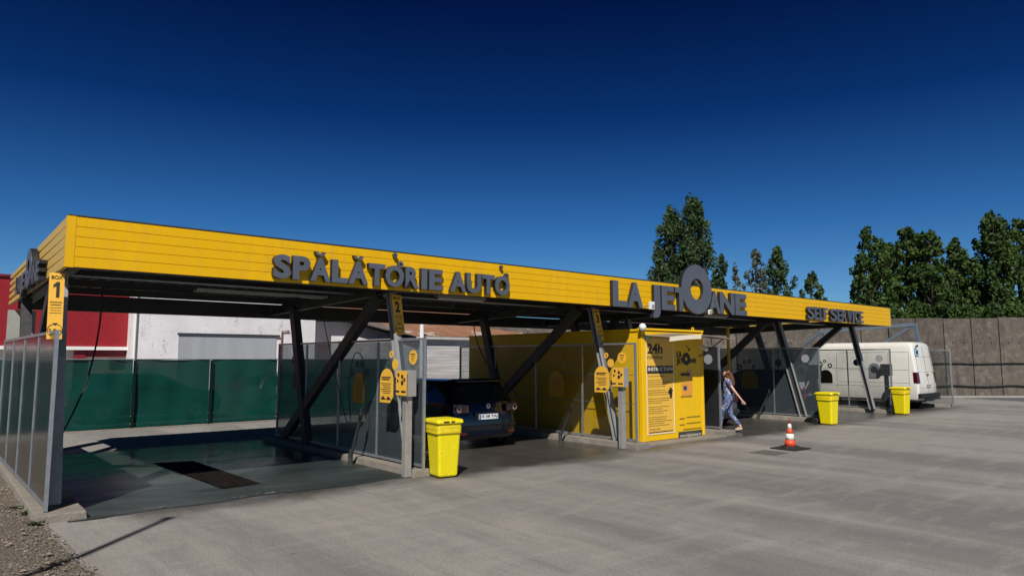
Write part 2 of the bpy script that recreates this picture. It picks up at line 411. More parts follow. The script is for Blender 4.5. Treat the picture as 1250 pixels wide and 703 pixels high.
# gravel strip
def _gravel():
    m, nt, b, out = newmat('gravel_soil')
    v = coords(nt); n1 = noi(nt, v, 60, 5, .75); n2 = noi(nt, v, 1.2, 4)
    vo = N(nt, 'ShaderNodeTexVoronoi'); vo.inputs['Scale'].default_value = 34; nt.links.new(v, vo.inputs['Vector'])
    c = mix(nt, vo.outputs['Distance'], (.26, .22, .17), (.06, .048, .036)); c = mix(nt, ramp(nt, n1, [(.4, 0.), (.7, .8)]), c, (.10, .085, .065))
    c = mix(nt, ramp(nt, n2, [(.4, 0.), (.7, .5)]), c, (.13, .105, .075))
    nt.links.new(c, b.inputs['Base Color']); b.inputs['Roughness'].default_value = .95
    bump(nt, b, vo.outputs['Distance'], .8, .03)
    return m
GRAV = _gravel()
gx = lambda y: 1.17 + .035*noise.noise(Vector((y*1.7, 1, 0))) + .03*noise.noise(Vector((y*7, 2, 0))) + max(0, (9.5-y))*.05
g = MB(); nx, ny = 30, 110
vs = []; 
for j in range(ny+1):
    y = 4 + (20-4)*j/ny
    for i in range(nx+1):
        t = i/nx; x = -5 + (gx(y)+5)*t
        z = .006 + (.03*noise.noise(Vector((x*2, y*2, 0)))+.02*noise.noise(Vector((x*7, y*7, 0)))+.03)*min(1, (1-t)*12)
        vs.append((x, y, max(.005, z)))
g.add(vs, [(j*(nx+1)+i, j*(nx+1)+i+1, (j+1)*(nx+1)+i+1, (j+1)*(nx+1)+i) for j in range(ny) for i in range(nx)])
g.build('gravel_ground', GRAV, kind='structure', smooth=True)
STONE = M('pale_stone', (.24, .20, .16), .9, var=.5, scale=30.)
g = MB()
ico = [(0, 0, 1), (.9, 0, .2), (.3, .85, .2), (-.75, .5, .2), (-.7, -.55, .2), (.35, -.85, .2), (0, 0, -.6)]
icf = [(0, 1, 2), (0, 2, 3), (0, 3, 4), (0, 4, 5), (0, 5, 1), (6, 2, 1), (6, 3, 2), (6, 4, 3), (6, 5, 4), (6, 1, 5)]
for k in range(5200):
    y = 6.2 + 7*R.random()**1.3; x = gx(y) + .03 - 2.6*R.random()**1.2
    s = R.uniform(.006, .017) if k > 250 else R.uniform(.018, .035)
    a = R.uniform(0, 6.28); z = .035
    g.add([(x+(p[0]*cos(a)-p[1]*sin(a))*s*R.uniform(.8, 1.4), y+(p[0]*sin(a)+p[1]*cos(a))*s, z+p[2]*s*.7) for p in ico], icf)
o = g.build('gravel', STONE); tag(o, 'loose brown gravel beside the first wash bay', 'gravel', kind='stuff')
GRASS = M('weed_green', (.035, .06, .014), .6, var=.3, scale=20.)
for k, (px, py, lab) in enumerate([(95, 598, 'small green weed sprouting at the foot of the leftmost panel'), (45, 625, 'green weed tuft in the gravel at bottom left'), (18, 620, 'tiny faint weed at the left edge of the gravel')]):
    d = ray(px-5 if k == 0 else px, py+3); p = CAM + d*(-H/d.z); p.x = min(p.x, 1.08)
    if k == 0: p = Vector((1.10, 9.95, 0))
    t = thing('weed', (p.x, p.y, .01), lab, 'weed')
    g = MB()
    for q in range(110 if k < 2 else 50):
        a = R.uniform(0, 6.28); r = R.uniform(0, .10); L = R.uniform(.02, .07); wd = R.uniform(.004, .009); l = R.uniform(.2, 1.)
        c = Vector((r*cos(a), r*sin(a), .0)); tip = c + Vector((cos(a)*L*l, sin(a)*L*l, L)); sd = Vector((-sin(a), cos(a), 0))*wd
        g.add([c-sd, c+sd, (c+tip)/2+sd*1.3+Vector((0, 0, L*.15)), tip], [(0, 1, 2, 3)])
    g.build('leaves', GRASS, t)
# ------------------------------------------------------------------ kerbs under the panels
DX = [1.24, 6.45, 12.0, 15.85, 21.3, 26.7, 31.7]
def kerb(x0, x1, y0, y1, z=.12):
    g = MB(); n = 26
    ys = [y0+(y1-y0)*i/n for i in range(n+1)]
    jit = lambda a, b: .018*noise.noise(Vector((a*6, b*3, 0)))
    L = [(x0+jit(y, 1), y, z+.4*jit(y, 5)) for y in ys]; Rr = [(x1+jit(y, 2), y, z+.4*jit(y, 6)) for y in ys]
    L0 = [(x0-.015+jit(y, 3), y, -.01) for y in ys]; R0 = [(x1+.015+jit(y, 4), y, -.01) for y in ys]
    m = n+1
    g.add(L+Rr+L0+R0, [(i, i+1, m+i+1, m+i) for i in range(n)] + [(2*m+i, 2*m+i+1, i+1, i) for i in range(n)] + [(m+i, m+i+1, 3*m+i+1, 3*m+i) for i in range(n)] + [(0, m, 3*m, 2*m), (n, 2*m+n, 3*m+n, m+n)])
    return g.build('kerb', KERB, kind='structure', bevel=.012)
kerb(1.10, 1.62, 10.0, 16.7, .10)
kerb(6.28, 6.57, 9.93, 16.7)
kerb(11.82, 12.2, 9.8, 16.9)
kerb(12.215, 15.4, 9.95, 17.0, .05)
kerb(15.42, 16.05, 10.1, 16.7)
for x in DX[4:]: kerb(x-.2, x+.2, 10.15, 16.7)
# ------------------------------------------------------------------ canopy
YF = 10.3; XL = 1.26; XR = 26.63; ZB = 3.115; ZT = 3.765; YR = 17.0; XLr = 1.18
can = thing('car_wash_canopy', (14, 13.5, 0), 'long yellow-fronted steel canopy over the five wash bays', 'canopy')
g = MB(); n = 5; hh = (ZT-ZB)/n
for i in range(n):       # five planks, small V joints
    z0 = ZB+i*hh+(.007 if i else 0); z1 = ZB+(i+1)*hh
    g.box(XL+.10, XR, YF, YF+.05, z0, z1)
g.box(XL+.10, XR, YF+.012, YF+.06, ZB+.02, ZT-.02)
g.build('fascia', YEL, can, world=True)
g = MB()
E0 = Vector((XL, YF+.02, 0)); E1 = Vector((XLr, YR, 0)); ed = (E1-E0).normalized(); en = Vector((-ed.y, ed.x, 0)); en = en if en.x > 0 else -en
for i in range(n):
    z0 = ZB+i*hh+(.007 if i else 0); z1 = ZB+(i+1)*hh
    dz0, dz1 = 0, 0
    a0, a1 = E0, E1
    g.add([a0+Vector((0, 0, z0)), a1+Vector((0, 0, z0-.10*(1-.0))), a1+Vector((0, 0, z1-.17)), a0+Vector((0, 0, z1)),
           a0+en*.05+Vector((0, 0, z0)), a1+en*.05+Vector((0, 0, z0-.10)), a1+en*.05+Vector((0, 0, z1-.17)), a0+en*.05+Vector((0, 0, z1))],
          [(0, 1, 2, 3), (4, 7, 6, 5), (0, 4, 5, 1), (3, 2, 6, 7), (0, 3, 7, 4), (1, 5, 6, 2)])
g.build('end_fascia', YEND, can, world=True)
g = MB(); g.box(XL-.004, XL+.098, YF-.004, YF+.055, ZB-.006, ZT+.006); g.build('corner_trim', YEL, can, world=True)
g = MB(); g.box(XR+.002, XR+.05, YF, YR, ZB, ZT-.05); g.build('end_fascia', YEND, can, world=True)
g = MB(); g.box(XL, XR+.05, YF-.008, YF+.06, ZT+.008, ZT+.022); g.build('top_flashing', STEEL, can, world=True)
# corrugated deck
def zroof(y): return 3.50 - (y-YF)*.028
g = MB(); P = .25; prof = [(0, 0), (.09, 0), (.115, .045), (.225, .045)]
pts = []
x = XL+.08
while x < XR-.02:
    for dx, dz in prof:
        if x+dx < XR-.01: pts.append((x+dx, dz))
    x += P
k = len(pts)
vs = [(px, YF+.07, zroof(YF)+pz) for px, pz in pts] + [(px, YR+.15, zroof(YR)+pz) for px, pz in pts]
g.add(vs, [(i, i+1, k+i+1, k+i) for i in range(k-1)])
g.build('roof_deck', ROOFD, can, world=True)
g = MB()
for y in (10.75, 12.0, 13.3, 14.6, 15.9): g.ibeam((XL+.1, y, zroof(y)-.066), (XR-.05, y, zroof(y)-.066), .08, .12, .008, side=Vector((0, 1, 0)))
g.build('purlins', STEEL, can, world=True)
g = MB(); g.ibeam((XL+.07, YR-.08, 3.105), (XR, YR-.08, 3.105), .14, .34, .014, side=Vector((0, 1, 0))); g.build('rear_beam', STEEL, can, world=True)
g = MB(); g.ibeam((XL+.07, YF+.18, 3.25), (XR, YF+.18, 3.25), .12, .26, .012, side=Vector((0, 1, 0))); g.build('front_beam', STEEL, can, world=True)
BY = [10.55, 10.35, 10.55, 12.6, 10.95, 10.98]
TY = [11.2, 11.1, 11.3, 13.3, 11.75, 11.6]
CXs = [1.34, 6.45, 12.0, 15.62, 21.3, 26.4]
for i in range(6):
    x = CXs[i]
    xr = x if i else 1.44
    g = MB(); g.ibeam((xr, YF+.25, 3.26), (xr, YR-.2, 3.10), .16, .20, .012); g.build('rafter', STEEL, can, world=True)
    zt = 3.16
    DP = (.13, .13, .13, .13, .22, .17)[i]; a = Vector((x, BY[i], .12)); b = Vector((x, TY[i], zt)); T = (b-a).normalized(); nn_ = T.cross(Vector((1, 0, 0)))
    g = MB()
    for q in (-1, 1): g.obox(a+nn_*(q*(DP-.02)/2), b+nn_*(q*(DP-.02)/2), .15, .022)
    fc = g.build('front_column', COLM, can, world=True)
    g = MB(); g.obox(a, b, .03, DP-.045); g.build('column_web', STEEL, fc, world=True)  # web coloured dark to stand in for the shadow between the flanges
    rb, rt = (14.55, 15.5)
    g = MB(); g.obox((x, rb, .12), (x, rt, zt-.05), .16, .22); g.build('rear_column', STEEL, can, world=True)
    g = MB(); g.obox((x, 15.85, .12) if i else (x, 15.2, .12), (x, TY[i]+.42, zt-.02), .14, .21); g.build('brace', STEEL, can, world=True)
# grey board beside rear leg of the first frame
g = MB(); g.box(1.16, 1.62, 16.72, 16.76, 1.2, 2.9); g.build('end_board', M('pale_board', (.34, .34, .31), .8), can, world=True)
# services under the deck
g = MB(); g.tube([(1.5, 12.5, 3.23), (26.2, 12.5, 3.23)], .022); g.tube([(1.5, 12.62, 3.23), (26.2, 12.62, 3.23)], .018)
g.build('conduit', GALV, can, world=True)
def tray(x0, x1, y, z, lab):
    t = thing('cable_tray', ((x0+x1)/2, y, z), lab, 'cable tray', 'cable trays under the canopy')
    g = MB(); 
    for s in (-1, 1): g.box(x0, x1, y+s*.1-.004, y+s*.1+.004, z, z+.05)
    q = x0
    while q < x1-.05: g.box(q, q+.05, y-.096, y+.096, z, z+.005); q += .11
    g.build('tray_sheet', M('tray_zinc', (.5, .5, .48), .35, .7), t, world=True)
    g = MB()
    for q in (x0+.3, x1-.3): MB().box(q, q+.02, y-.01, y+.01, z+.05, zroof(y)-.13).build('hanger', STEEL, t, world=True)
tray(3.55, 6.0, 12.9, 3.13, 'perforated metal cable tray under the canopy of the first bay')
# tube lights
for i, (x0, lab) in enumerate([(8.0, 'slim white tube light under the canopy of the second bay'), (17.4, 'slim white tube light under the canopy right of the yellow cabin')]):
    t = thing('tube_light', (x0, 11.9, 3.2), lab, 'light', 'tube lights under the canopy')
    g = MB(); g.box(x0, x0+1.25, 11.85, 11.95, 3.21, 3.26); g.build('light_housing', GALVM, t, world=True)
    g = MB(); g.tube([(x0+.04, 11.9, 3.19), (x0+1.2, 11.9, 3.19)], .016); g.build('tube', WHITE, t, world=True)
# hose boom of the first bay
def boom(c, ang, L, drop, lab, base=None):
    t = thing('hose_boom', (c[0], c[1], 3.16), lab, 'hose boom', 'hose booms')
    g = MB(); g.tube([c, (c[0], c[1], 3.4)], .03); g.lathe([(.06, 3.12), (.06, 3.2)], (c[0], c[1], 0), n=14); g.build('swivel', STEEL, t, world=True)
    e = Vector((c[0]+cos(ang)*L, c[1]+sin(ang)*L, c[2]+.03)); cc = Vector(c)
    g = MB(); g.tube([cc, (cc+e)/2+Vector((0, 0, .03)), e], .016); g.build('boom_arm', STEEL, t, world=True)
    b = Vector(base) if base else e+Vector((0, 0, -drop))
    pts = [e]; 
    for k in range(1, 11):
        s = k/10; p = e.lerp(b, s); p.z += .12*sin(pi*min(1, s*1.6)) if s < .6 else 0
        sag = Vector((b.x-e.x, b.y-e.y, 0))*(-.35*sin(pi*s)); pts.append(p+sag)
    g = MB(); g.tube(pts, .014, 7); g.build('hose', RUB, t, world=True)
boom((3.9, 13.5, 3.13), pi, 1.68, 2.4, 'black hose hanging from its boom near the leftmost panel', base=(1.70, 13.5, .55))
boom((9.3, 13.2, 3.12), .6, 1.6, 2.2, 'thin boom with black hose above the parked dark blue car', base=(11.7, 13.6, 1.0))
boom((18.6, 13.2, 3.12), .2, 1.6, 2.2, 'thin boom with black hose behind the walking woman', base=(20.9, 13.4, 1.0))
# ------------------------------------------------------------------ lettering
def sign(name, lab, letters, n, depth, root, mapf):
    t = thing(name, root, lab, 'sign lettering')
    for ch in letters:
        kind, a, b, z0, z1 = ch
        mapf(t, kind, a, b, z0, z1)
    return t
NY = Vector((0, -1, 0)); YL = YF-.02; DEP = .085
def front_letter(t, kind, a, b, z0, z1):
    """a, b = pixel columns in the photograph of the letter's left and right edges -> world x on the letter plane"""
    zc = 350 
    X0 = PY(a, zc, YL-DEP).x; X1 = PY(b, zc, YL-DEP).x
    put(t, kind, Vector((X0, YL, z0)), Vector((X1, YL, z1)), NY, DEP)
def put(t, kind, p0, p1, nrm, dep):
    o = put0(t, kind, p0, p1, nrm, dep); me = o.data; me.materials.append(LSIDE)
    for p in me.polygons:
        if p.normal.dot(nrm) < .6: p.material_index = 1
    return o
def put0(t, kind, p0, p1, nrm, dep):
    u = Vector((0, 0, 1)).cross(nrm).normalized()
    if kind == 'ring':
        c = (p0+p1)/2; r = (p1.z-p0.z)/2
        g = MB().ring(c, u, (0, 0, 1), r*.34, r, nrm*min(dep, .045)); o = g.build('bubble_ring', LETT, t, world=True, bevel=.006)
    elif kind == 'O*':
        c = (p0+p1)/2; r = (p1.z-p0.z)/2; ru = (p1-p0).dot(u)/2
        g = MB().ring(c, u*(ru/r), (0, 0, 1), r*.42, r, nrm*(dep+.006), 48); o = g.build('letter', LETT, t, world=True, bevel=.008)
    elif kind == 'breve':
        g = MB(); c = (p0+p1)/2; W = (p1-p0).dot(u)/2; h = p1.z-p0.z
        top = [c+u*(W*cos(a))+Vector((0, 0, h*.5+h*sin(a))) for a in np.linspace(pi, 2*pi, 11)]
        inn = [c+u*(W*.52*cos(a))+Vector((0, 0, h*.5+h*.45*sin(a))) for a in np.linspace(2*pi, pi, 11)]
        g = MB().prism(top+inn, nrm*dep); o = g.build('breve_accent', LETT, t, world=True)
    elif kind == 'J*':
        g = MB(); W = (p1-p0).dot(u); Hh = p1.z-p0.z
        pts = [(.42, 1), (1, 1), (1, .17), (.93, .08), (.8, .02), (.62, 0), (.3, 0), (0, .01), (0, .12), (.3, .12), (.42, .16)]
        g.prism([p0+u*(a*W)+Vector((0, 0, b*Hh)) for a, b in pts], nrm*dep); o = g.build('letter', LETT, t, world=True, bevel=.008)
    else:
        off = .046 if p1.z-p0.z > .36 and (p1-p0).dot(u) > .2 and t.name.startswith(('wash', 'name')) else .022
        g = text_mb(kind, p0, p1, nrm, dep, off); o = g.build('letter', LETT, t, world=True)
    return o
A0, A1 = 3.155, 3.525
L1 = [('S', 333, 354.5, A0, A1), ('P', 357, 378.5, A0, A1), ('A', 378.5, 403.5, A0, A1), ('L', 405, 424.5, A0, A1), ('A', 425.5, 449.5, A0, A1), ('T', 450, 470, A0, A1),
      ('O', 470.5, 493, A0, A1), ('R', 495, 512, A0, A1), ('I', 514.5, 521.5, A0, A1), ('E', 524, 540.5, A0, A1), ('A', 550, 569.5, A0, A1), ('U', 570, 587.5, A0, A1),
      ('T', 588.5, 604, A0, A1), ('O', 604.5, 622.5, A0, A1), ('breve', 384, 397, 3.555, 3.625), ('breve', 431.5, 443.5, 3.555, 3.625),
      ('ring', 480.5, 487, 3.665, 3.75), ('ring', 486, 495, 3.50, 3.615), ('ring', 611.5, 617, 3.665, 3.74), ('ring', 616.5, 624, 3.485, 3.60)]
sign('wash_lettering', 'dark grey letters SPĂLĂTORIE AUTO on the yellow canopy front', L1, NY, DEP, (6, 10.2, 3.15), front_letter)
B0, B1 = 3.10, 3.68
L2 = [('L', 748, 766, B0, B1), ('A', 766.5, 785, B0, B1), ('J*', 793, 806, 2.90, B1), ('E', 807.5, 824, B0, B1), ('T', 822.5, 840, B0, B1), ('O*', 832, 868.5, 3.05, 4.30),
      ('A', 865, 879, B0, B1), ('N', 878.5, 896, B0, B1), ('E', 897, 911, B0, B1)]
t2 = sign('name_lettering', 'dark grey letters LA JETOANE with an oversized O on the canopy front', L2, NY, DEP, (14.2, 10.2, 3.1), front_letter)
C0, C1 = 3.14, 3.53
L3 = [('S', 985, 993, C0, C1), ('E', 993.6, 999, C0, C1), ('L', 999.5, 1003.5, C0, C1), ('F', 1004, 1009.5, C0, C1), ('S', 1012.5, 1020.5, C0, C1), ('E', 1021, 1026, C0, C1),
      ('R', 1026.5, 1032.5, C0, C1), ('V', 1032.7, 1038.8, C0, C1), ('I', 1039.3, 1041.3, C0, C1), ('C', 1042, 1047.3, C0, C1), ('E', 1047.8, 1052.5, C0, C1)]
sign('service_lettering', 'dark grey letters SELF SERVICE at the right end of the canopy front', L3, NY, DEP, (22, 10.2, 3.15), front_letter)
# same name on the left end fascia
NX = -en
def end_letter(t, kind, a, b, z0, z1):
    # map front sign x range 11.5..16.87 to Y 14.75..11.85 along the end wall
    fx = lambda px: PY(px, 350, YL-DEP).x
    def my(x): return 14.8 - (x-11.5)/(16.87-11.5)*(14.8-11.85)
    def mz(z): return 3.10 + (z-3.10)*.50
    ya, yb = my(fx(a)), my(fx(b))
    pt = lambda y, z: E0 + ed*(y-E0.y) + Vector((0, 0, z)) - en*.012
    z_off = -.035
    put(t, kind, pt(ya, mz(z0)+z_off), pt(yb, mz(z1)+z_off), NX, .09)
sign('name_lettering', 'dark grey letters LA JETOANE on the short left end of the canopy', L2, NX, .1, (1.2, 13.3, 3.1), end_letter)
# spot lamps below the sign
for px, py, lab in ((795, 373, 'white floodlight beside the letter J on the canopy front'), (866, 380, 'small white floodlight under the big letter O')):
    p = PY(px, py, YF-.2)
    t = thing('floodlight', p, lab, 'floodlight', 'floodlights on the canopy front')
    g = MB(); g.box(p.x-.07, p.x+.07, p.y-.05, p.y+.03, p.z-.09, p.z+.09) if px == 795 else g.box(p.x-.03, p.x+.04, p.y-.05, p.y+.03, p.z-.08, p.z+.04)
    g.build('lamp_body', WHITE, t, world=True, bevel=.012)
    g = MB(); g.box(p.x-.05, p.x+.05, p.y-.056, p.y-.052, p.z-.06, p.z+.02); g.build('lamp_glass', M('lamp_glass', (.3, .3, .3), .1), t, world=True)
    g = MB(); g.box(p.x-.01, p.x+.01, p.y+.031, YF-.003, p.z-.01, p.z+.01); g.build('bracket', GALV, t, world=True)
# ------------------------------------------------------------------ bay number boards
def board(x, y, z0, z1, num, lab, tilt):
    t = thing('bay_board', (x, y, z0), lab, 'sign')
    w2 = .085 if num == '1' else .10; hh = z1-z0
    g = MB(); g.box(-w2, w2, -.008, .008, 0, hh); b = g.build('board_sheet', YPAN, t)
    tx = lambda s, a, zb, c, zt, off=.02: text_mb(s, (a, -.009, zb), (c, -.009, zt), NY, .003, off)
    tx('BOX', -w2*.75, hh-.085, w2*.75, hh-.035).build('lettering', INK, t)
    if num == '1': MB().prism([(a*w2, -.009, hh-.33+b*.21) for a, b in ((-.05, 0), (.38, 0), (.38, 1), (.02, 1), (-.45, .80), (-.45, .62), (-.05, .74))], (0, -.003, 0)).build('numeral', INK, t)
    else: tx(num, -w2*.5, hh-.33, w2*.45, hh-.12, .04).build('numeral', INK, t)
    g = MB()
    for k in range(5):
        wd = w2*(.8-.12*(k % 2)); z = hh-.40-k*.035; g.box(-wd, wd, -.011, -.009, z, z+(.014 if k < 2 else .007))
    g.build('small_print', INKS, t)
    g = MB().ring((0, -.009, .115), (1, 0, 0), (0, 0, 1), .078, .085, (0, -.003, 0), 28); g.add([(-.03, -.012, .21), (.03, -.012, .21), (0, -.012, .175)], [(0, 1, 2)])
    g.build('height_ring', INK, t)
    tx('2,8m', -.07, .09, .07, .135).build('height_lettering', INK, t)
    t.rotation_euler.x = -tilt
    return t
board(1.25, 10.72, 2.20, 3.08, '1', 'yellow BOX 1 board with 2,8m height mark on the leftmost column', .12)
board(6.50, 10.84, 2.38, 3.12, '2', 'shaded yellow board numbered 2 high on the second column', .22)
board(12.05, 11.05, 2.38, 3.12, '3', 'shaded yellow board numbered 3 high on the third column', .22)
# ------------------------------------------------------------------ divider panels
DARKFR = M('dark_frame', (.10, .105, .11), .45, .4, var=.2)
def divider(x, y0, y1, lab, mat, fr=GALV, n=4, dx=0., tall=2.3, shaded=True):
    t = thing('divider_screen', (x, y0, .12), lab, 'screen', 'divider screens between the wash bays')
    X = lambda y: x + dx*(y-y0)/(y1-y0)
    z0, z1 = .15, tall
    g = MB()
    for z in (z0, z1-.04): g.obox((X(y0), y0, z+.02), (X(y1), y1, z+.02), .04, .04)
    for y in (y0+.02, y1-.02): g.box(X(y)-.022, X(y)+.022, y-.022, y+.022, .11, z1+.002)
    g.build('frame', fr, t, world=True)
    step = (y1-y0)/n
    for k in range(1, n):
        y = y0+k*step; g = MB(); g.box(X(y)-.018, X(y)+.018, y-.018, y+.018, z0+.045, z1-.045)
        g.build('mullion', fr, t, world=True)
    for k in range(n):
        a, b = y0+k*step+.024, y0+(k+1)*step-.024
        g = MB(); g.obox((X(a), a, (z0+z1)/2), (X(b), b, (z0+z1)/2), .006, 1.)
        g = MB(); g.add([(X(a)-.004, a, z0+.045), (X(b)-.004, b, z0+.045), (X(b)-.004, b, z1-.045), (X(a)-.004, a, z1-.045)], [(0, 1, 2, 3)])
        g.build('pane', mat, t, world=True)
    g = MB()
    for z in (.95, 1.58):
        g.obox((X(y0+.05)+.03, y0+.05, z), (X(y1-.05)+.03, y1-.05, z), .012, .012)
    g.build('rail', fr, t, world=True)
    return t
def tomb(g, x, y, z, w, h, off, n=12):
    pts = [(x, y-w/2, z), (x, y+w/2, z)] + [(x, y+w/2*cos(a), z+h-w/2+w/2*sin(a)) for a in np.linspace(0, pi, n)]
    return g.prism(pts, (off, 0, 0))
def paw(t, x, y, z, w, h, rings, mat, ringmat, off=-.004, text=True):
    g = MB(); tomb(g, x-.006, y, z, w, h, off); b = g.build('decal', mat, t, world=True)
    g = MB()
    for ry, rz, rr in rings: g.ring((x-.006, ry, rz), (0, 1, 0), (0, 0, 1), rr*.5, rr, (off, 0, 0), 18)
    g.build('ring_decal', ringmat, t, world=True)
    if text:
        g = MB()
        for k in range(8):
            zz = z+h*.72-k*h*.085; ww = w*(.36-.05*(k % 3)); g.box(x-.0125, x-.0112, y-ww, y+ww, zz, zz+.011)
        g.build('decal_print', INKS, t, world=True)
DEC = M('decal_ochre', (.50, .27, .012), .5, var=.08)
DECD = M('decal_dark', (.035, .04, .05), .5, var=.1)
DECG = M('decal_grey', (.30, .30, .32), .5, var=.1)
d1 = divider(1.22, 10.2, 16.35, 'leftmost divider screen of grimy panes beside the gravel', PANED, GALV, 4, dx=-.09)
d2 = divider(6.45, 9.93, 16.3, 'divider screen between the first bay and the dark blue car', PANE, GALV, 4)
paw(d2, 6.44, 12.22, 1.10, .50, .58, [(12.53, 1.68, .075), (12.32, 1.84, .062), (12.13, 1.84, .062), (11.93, 1.69, .075)], DEC, DECD)
paw(d2, 6.44, 15.12, 1.25, .55, .52, [(15.40, 1.92, .09), (15.25, 2.06, .06)], DECD, DECD, text=False)
d3 = divider(12.0, 9.97, 16.6, 'divider screen in front of the yellow cabin side', PANEL, GALV, 4)
paw(d3, 11.99, 12.50, 1.04, .50, .60, [(12.26, 1.78, .085), (12.37, 2.0, .06)], DEC, DEC)
d4 = divider(15.85, 10.38, 16.6, 'divider screen right of the yellow cabin, beside the woman', PANED, GALV, 4)
g = MB(); g.lathe([(.13, -.006), (.13, -.003)], (15.846, 10.72, 1.93), 'x', 22); g.build('decal', DECG, d4, world=True)
d5 = divider(21.3, 10.38, 16.6, 'divider screen behind the orange cone with two pale slanting beams', PANE, GALV, 4)
paw(d5, 21.29, 12.80, .96, .62, .60, [(13.16, 1.66, .10), (12.97, 1.83, .07), (12.78, 1.85, .07), (12.63, 1.68, .07)], M('decal_olive', (.12, .09, .02), .5), DECD, text=False)
g = MB(); g.lathe([(.13, -.006), (.13, -.003)], (21.296, 10.83, 1.95), 'x', 22); g.build('decal', DECG, d5, world=True)
g = MB(); g.lathe([(.12, -.006), (.12, -.003)], (21.296, 11.75, 1.80), 'x', 22); g.build('decal', DECD, d5, world=True)
d6 = divider(26.7, 10.38, 16.6, 'divider screen in front of the white van', PANEL, GALV, 4)
paw(d6, 26.69, 12.78, 1.0, .52, .52, [(12.96, 1.72, .09), (12.80, 1.84, .065), (12.60, 1.68, .09), (12.98, 1.84, .05)], M('decal_brown', (.06, .045, .015), .5), DECD, text=False)
g = MB(); g.lathe([(.13, -.006), (.13, -.003)], (26.696, 10.78, 1.95), 'x', 22); g.build('decal', DECG, d6, world=True)
g = MB(); g.lathe([(.12, -.006), (.12, -.003)], (26.696, 11.60, 1.80), 'x', 22); g.build('decal', DECD, d6, world=True)
d7 = divider(31.7, 10.03, 16.6, 'rightmost divider screen beyond the white van', PANEL, GALV, 4)
# ------------------------------------------------------------------ payment terminals
def terminal(x, y, side, lab):
    """side -1: faces the bay on its left"""
    t = thing('payment_terminal', (x, y, .12), lab, 'payment terminal', 'payment terminals on the divider screens')
    s = side
    bx = lambda a, b, y0, y1, z0, z1: MB().box(min(s*a, s*b), max(s*a, s*b), y0, y1, z0, z1)
    bx(-.06, .06, .08, .20, -.115 if s < 0 else 0, 1.22).build('post', GALVM if s < 0 else STEEL, t, bevel=.006)  # right-facing terminals: post and housing coloured dark for their shaded silhouette
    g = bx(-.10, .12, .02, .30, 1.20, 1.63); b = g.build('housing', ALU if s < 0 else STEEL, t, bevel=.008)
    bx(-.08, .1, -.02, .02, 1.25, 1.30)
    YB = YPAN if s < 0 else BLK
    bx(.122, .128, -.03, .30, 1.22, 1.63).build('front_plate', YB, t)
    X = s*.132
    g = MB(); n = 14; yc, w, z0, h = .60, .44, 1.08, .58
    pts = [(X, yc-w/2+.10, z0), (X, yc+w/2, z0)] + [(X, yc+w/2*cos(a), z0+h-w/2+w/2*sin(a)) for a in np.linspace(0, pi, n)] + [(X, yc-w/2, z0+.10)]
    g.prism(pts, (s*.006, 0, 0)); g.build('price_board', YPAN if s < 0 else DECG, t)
    g = MB(); X2 = X+s*.0075
    def bar(y0, y1, z, hgt, m=g): m.box(min(X2, X2+s*.002), max(X2, X2+s*.002), y0, y1, z, z+hgt)
    bar(.46, .76, 1.50, .020); bar(.50, .76, 1.465, .020)
    for k in range(6): bar(.45+.03*(k % 2), .78-.04*(k % 3), 1.40-k*.032, .009)
    g.build('small_print', INK, t)
    g = MB()
    for yc2 in (.52, .70):
        pp = [(-.07, 0), (-.07, .025), (-.035, .03), (-.02, .055), (.03, .055), (.05, .03), (.075, .025), (.075, 0)]
        g.prism([(X2, yc2+a, 1.13+b2) for a, b2 in pp], (s*.002, 0, 0))
    g.build('car_symbol', INK, t)
    g = MB(); X3 = s*.130
    for (yy, zz, rr) in ((.10, 1.53, .035), (.10, 1.43, .04), (.03, 1.48, .03), (.22, 1.56, .03), (.24, 1.46, .025)):
        g.lathe([(rr, min(0, s*.003)), (rr, max(0, s*.003))], (X3+s*.001, yy, zz), 'x', 12)
    g.box(min(X3, X3+s*.003), max(X3, X3+s*.003), -.01, .13, 1.27, 1.30); g.box(min(X3, X3+s*.003), max(X3, X3+s*.003), .19, .30, 1.27, 1.30)
    g.build('coin_symbol', INK, t)
    if s > 0: return t
    g = MB(); g.lathe([(.095, min(0, s*.006)), (.095, max(0, s*.006))], (X, .33, 1.73), 'x', 20); g.build('bubble_sign', YPAN, t)
    g = MB(); g.ring((X, .46, 1.90), (0, 1, 0), (0, 0, 1), .025, .062, (s*.006, 0, 0), 18); g.build('bubble_ring', YPAN, t)
    g = MB(); g.lathe([(.125, min(0, s*.006)), (.125, max(0, s*.006))], (.19, .28, 1.85), 'x', 22) if s < 0 else None
    if s < 0:
        b = g.build('bubble_sign', YPAN, t)
        g = MB()
        for k in range(5): g.box(.19-.010, .19-.008, .21+.01*k, .35-.01*k, 1.90-k*.028, 1.905-k*.028+(.008 if k == 0 else 0))
        g.build('small_print', INK, t)
    return t
terminal(6.20, 9.93, -1, 'lit payment terminal with yellow price board at the first bay')
terminal(11.72, 10.02, -1, 'lit payment terminal with yellow price board beside the yellow cabin')
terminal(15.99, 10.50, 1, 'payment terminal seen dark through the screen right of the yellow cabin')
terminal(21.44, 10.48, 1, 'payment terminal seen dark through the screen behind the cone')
terminal(26.84, 10.48, 1, 'dark payment terminal silhouetted against the white van')
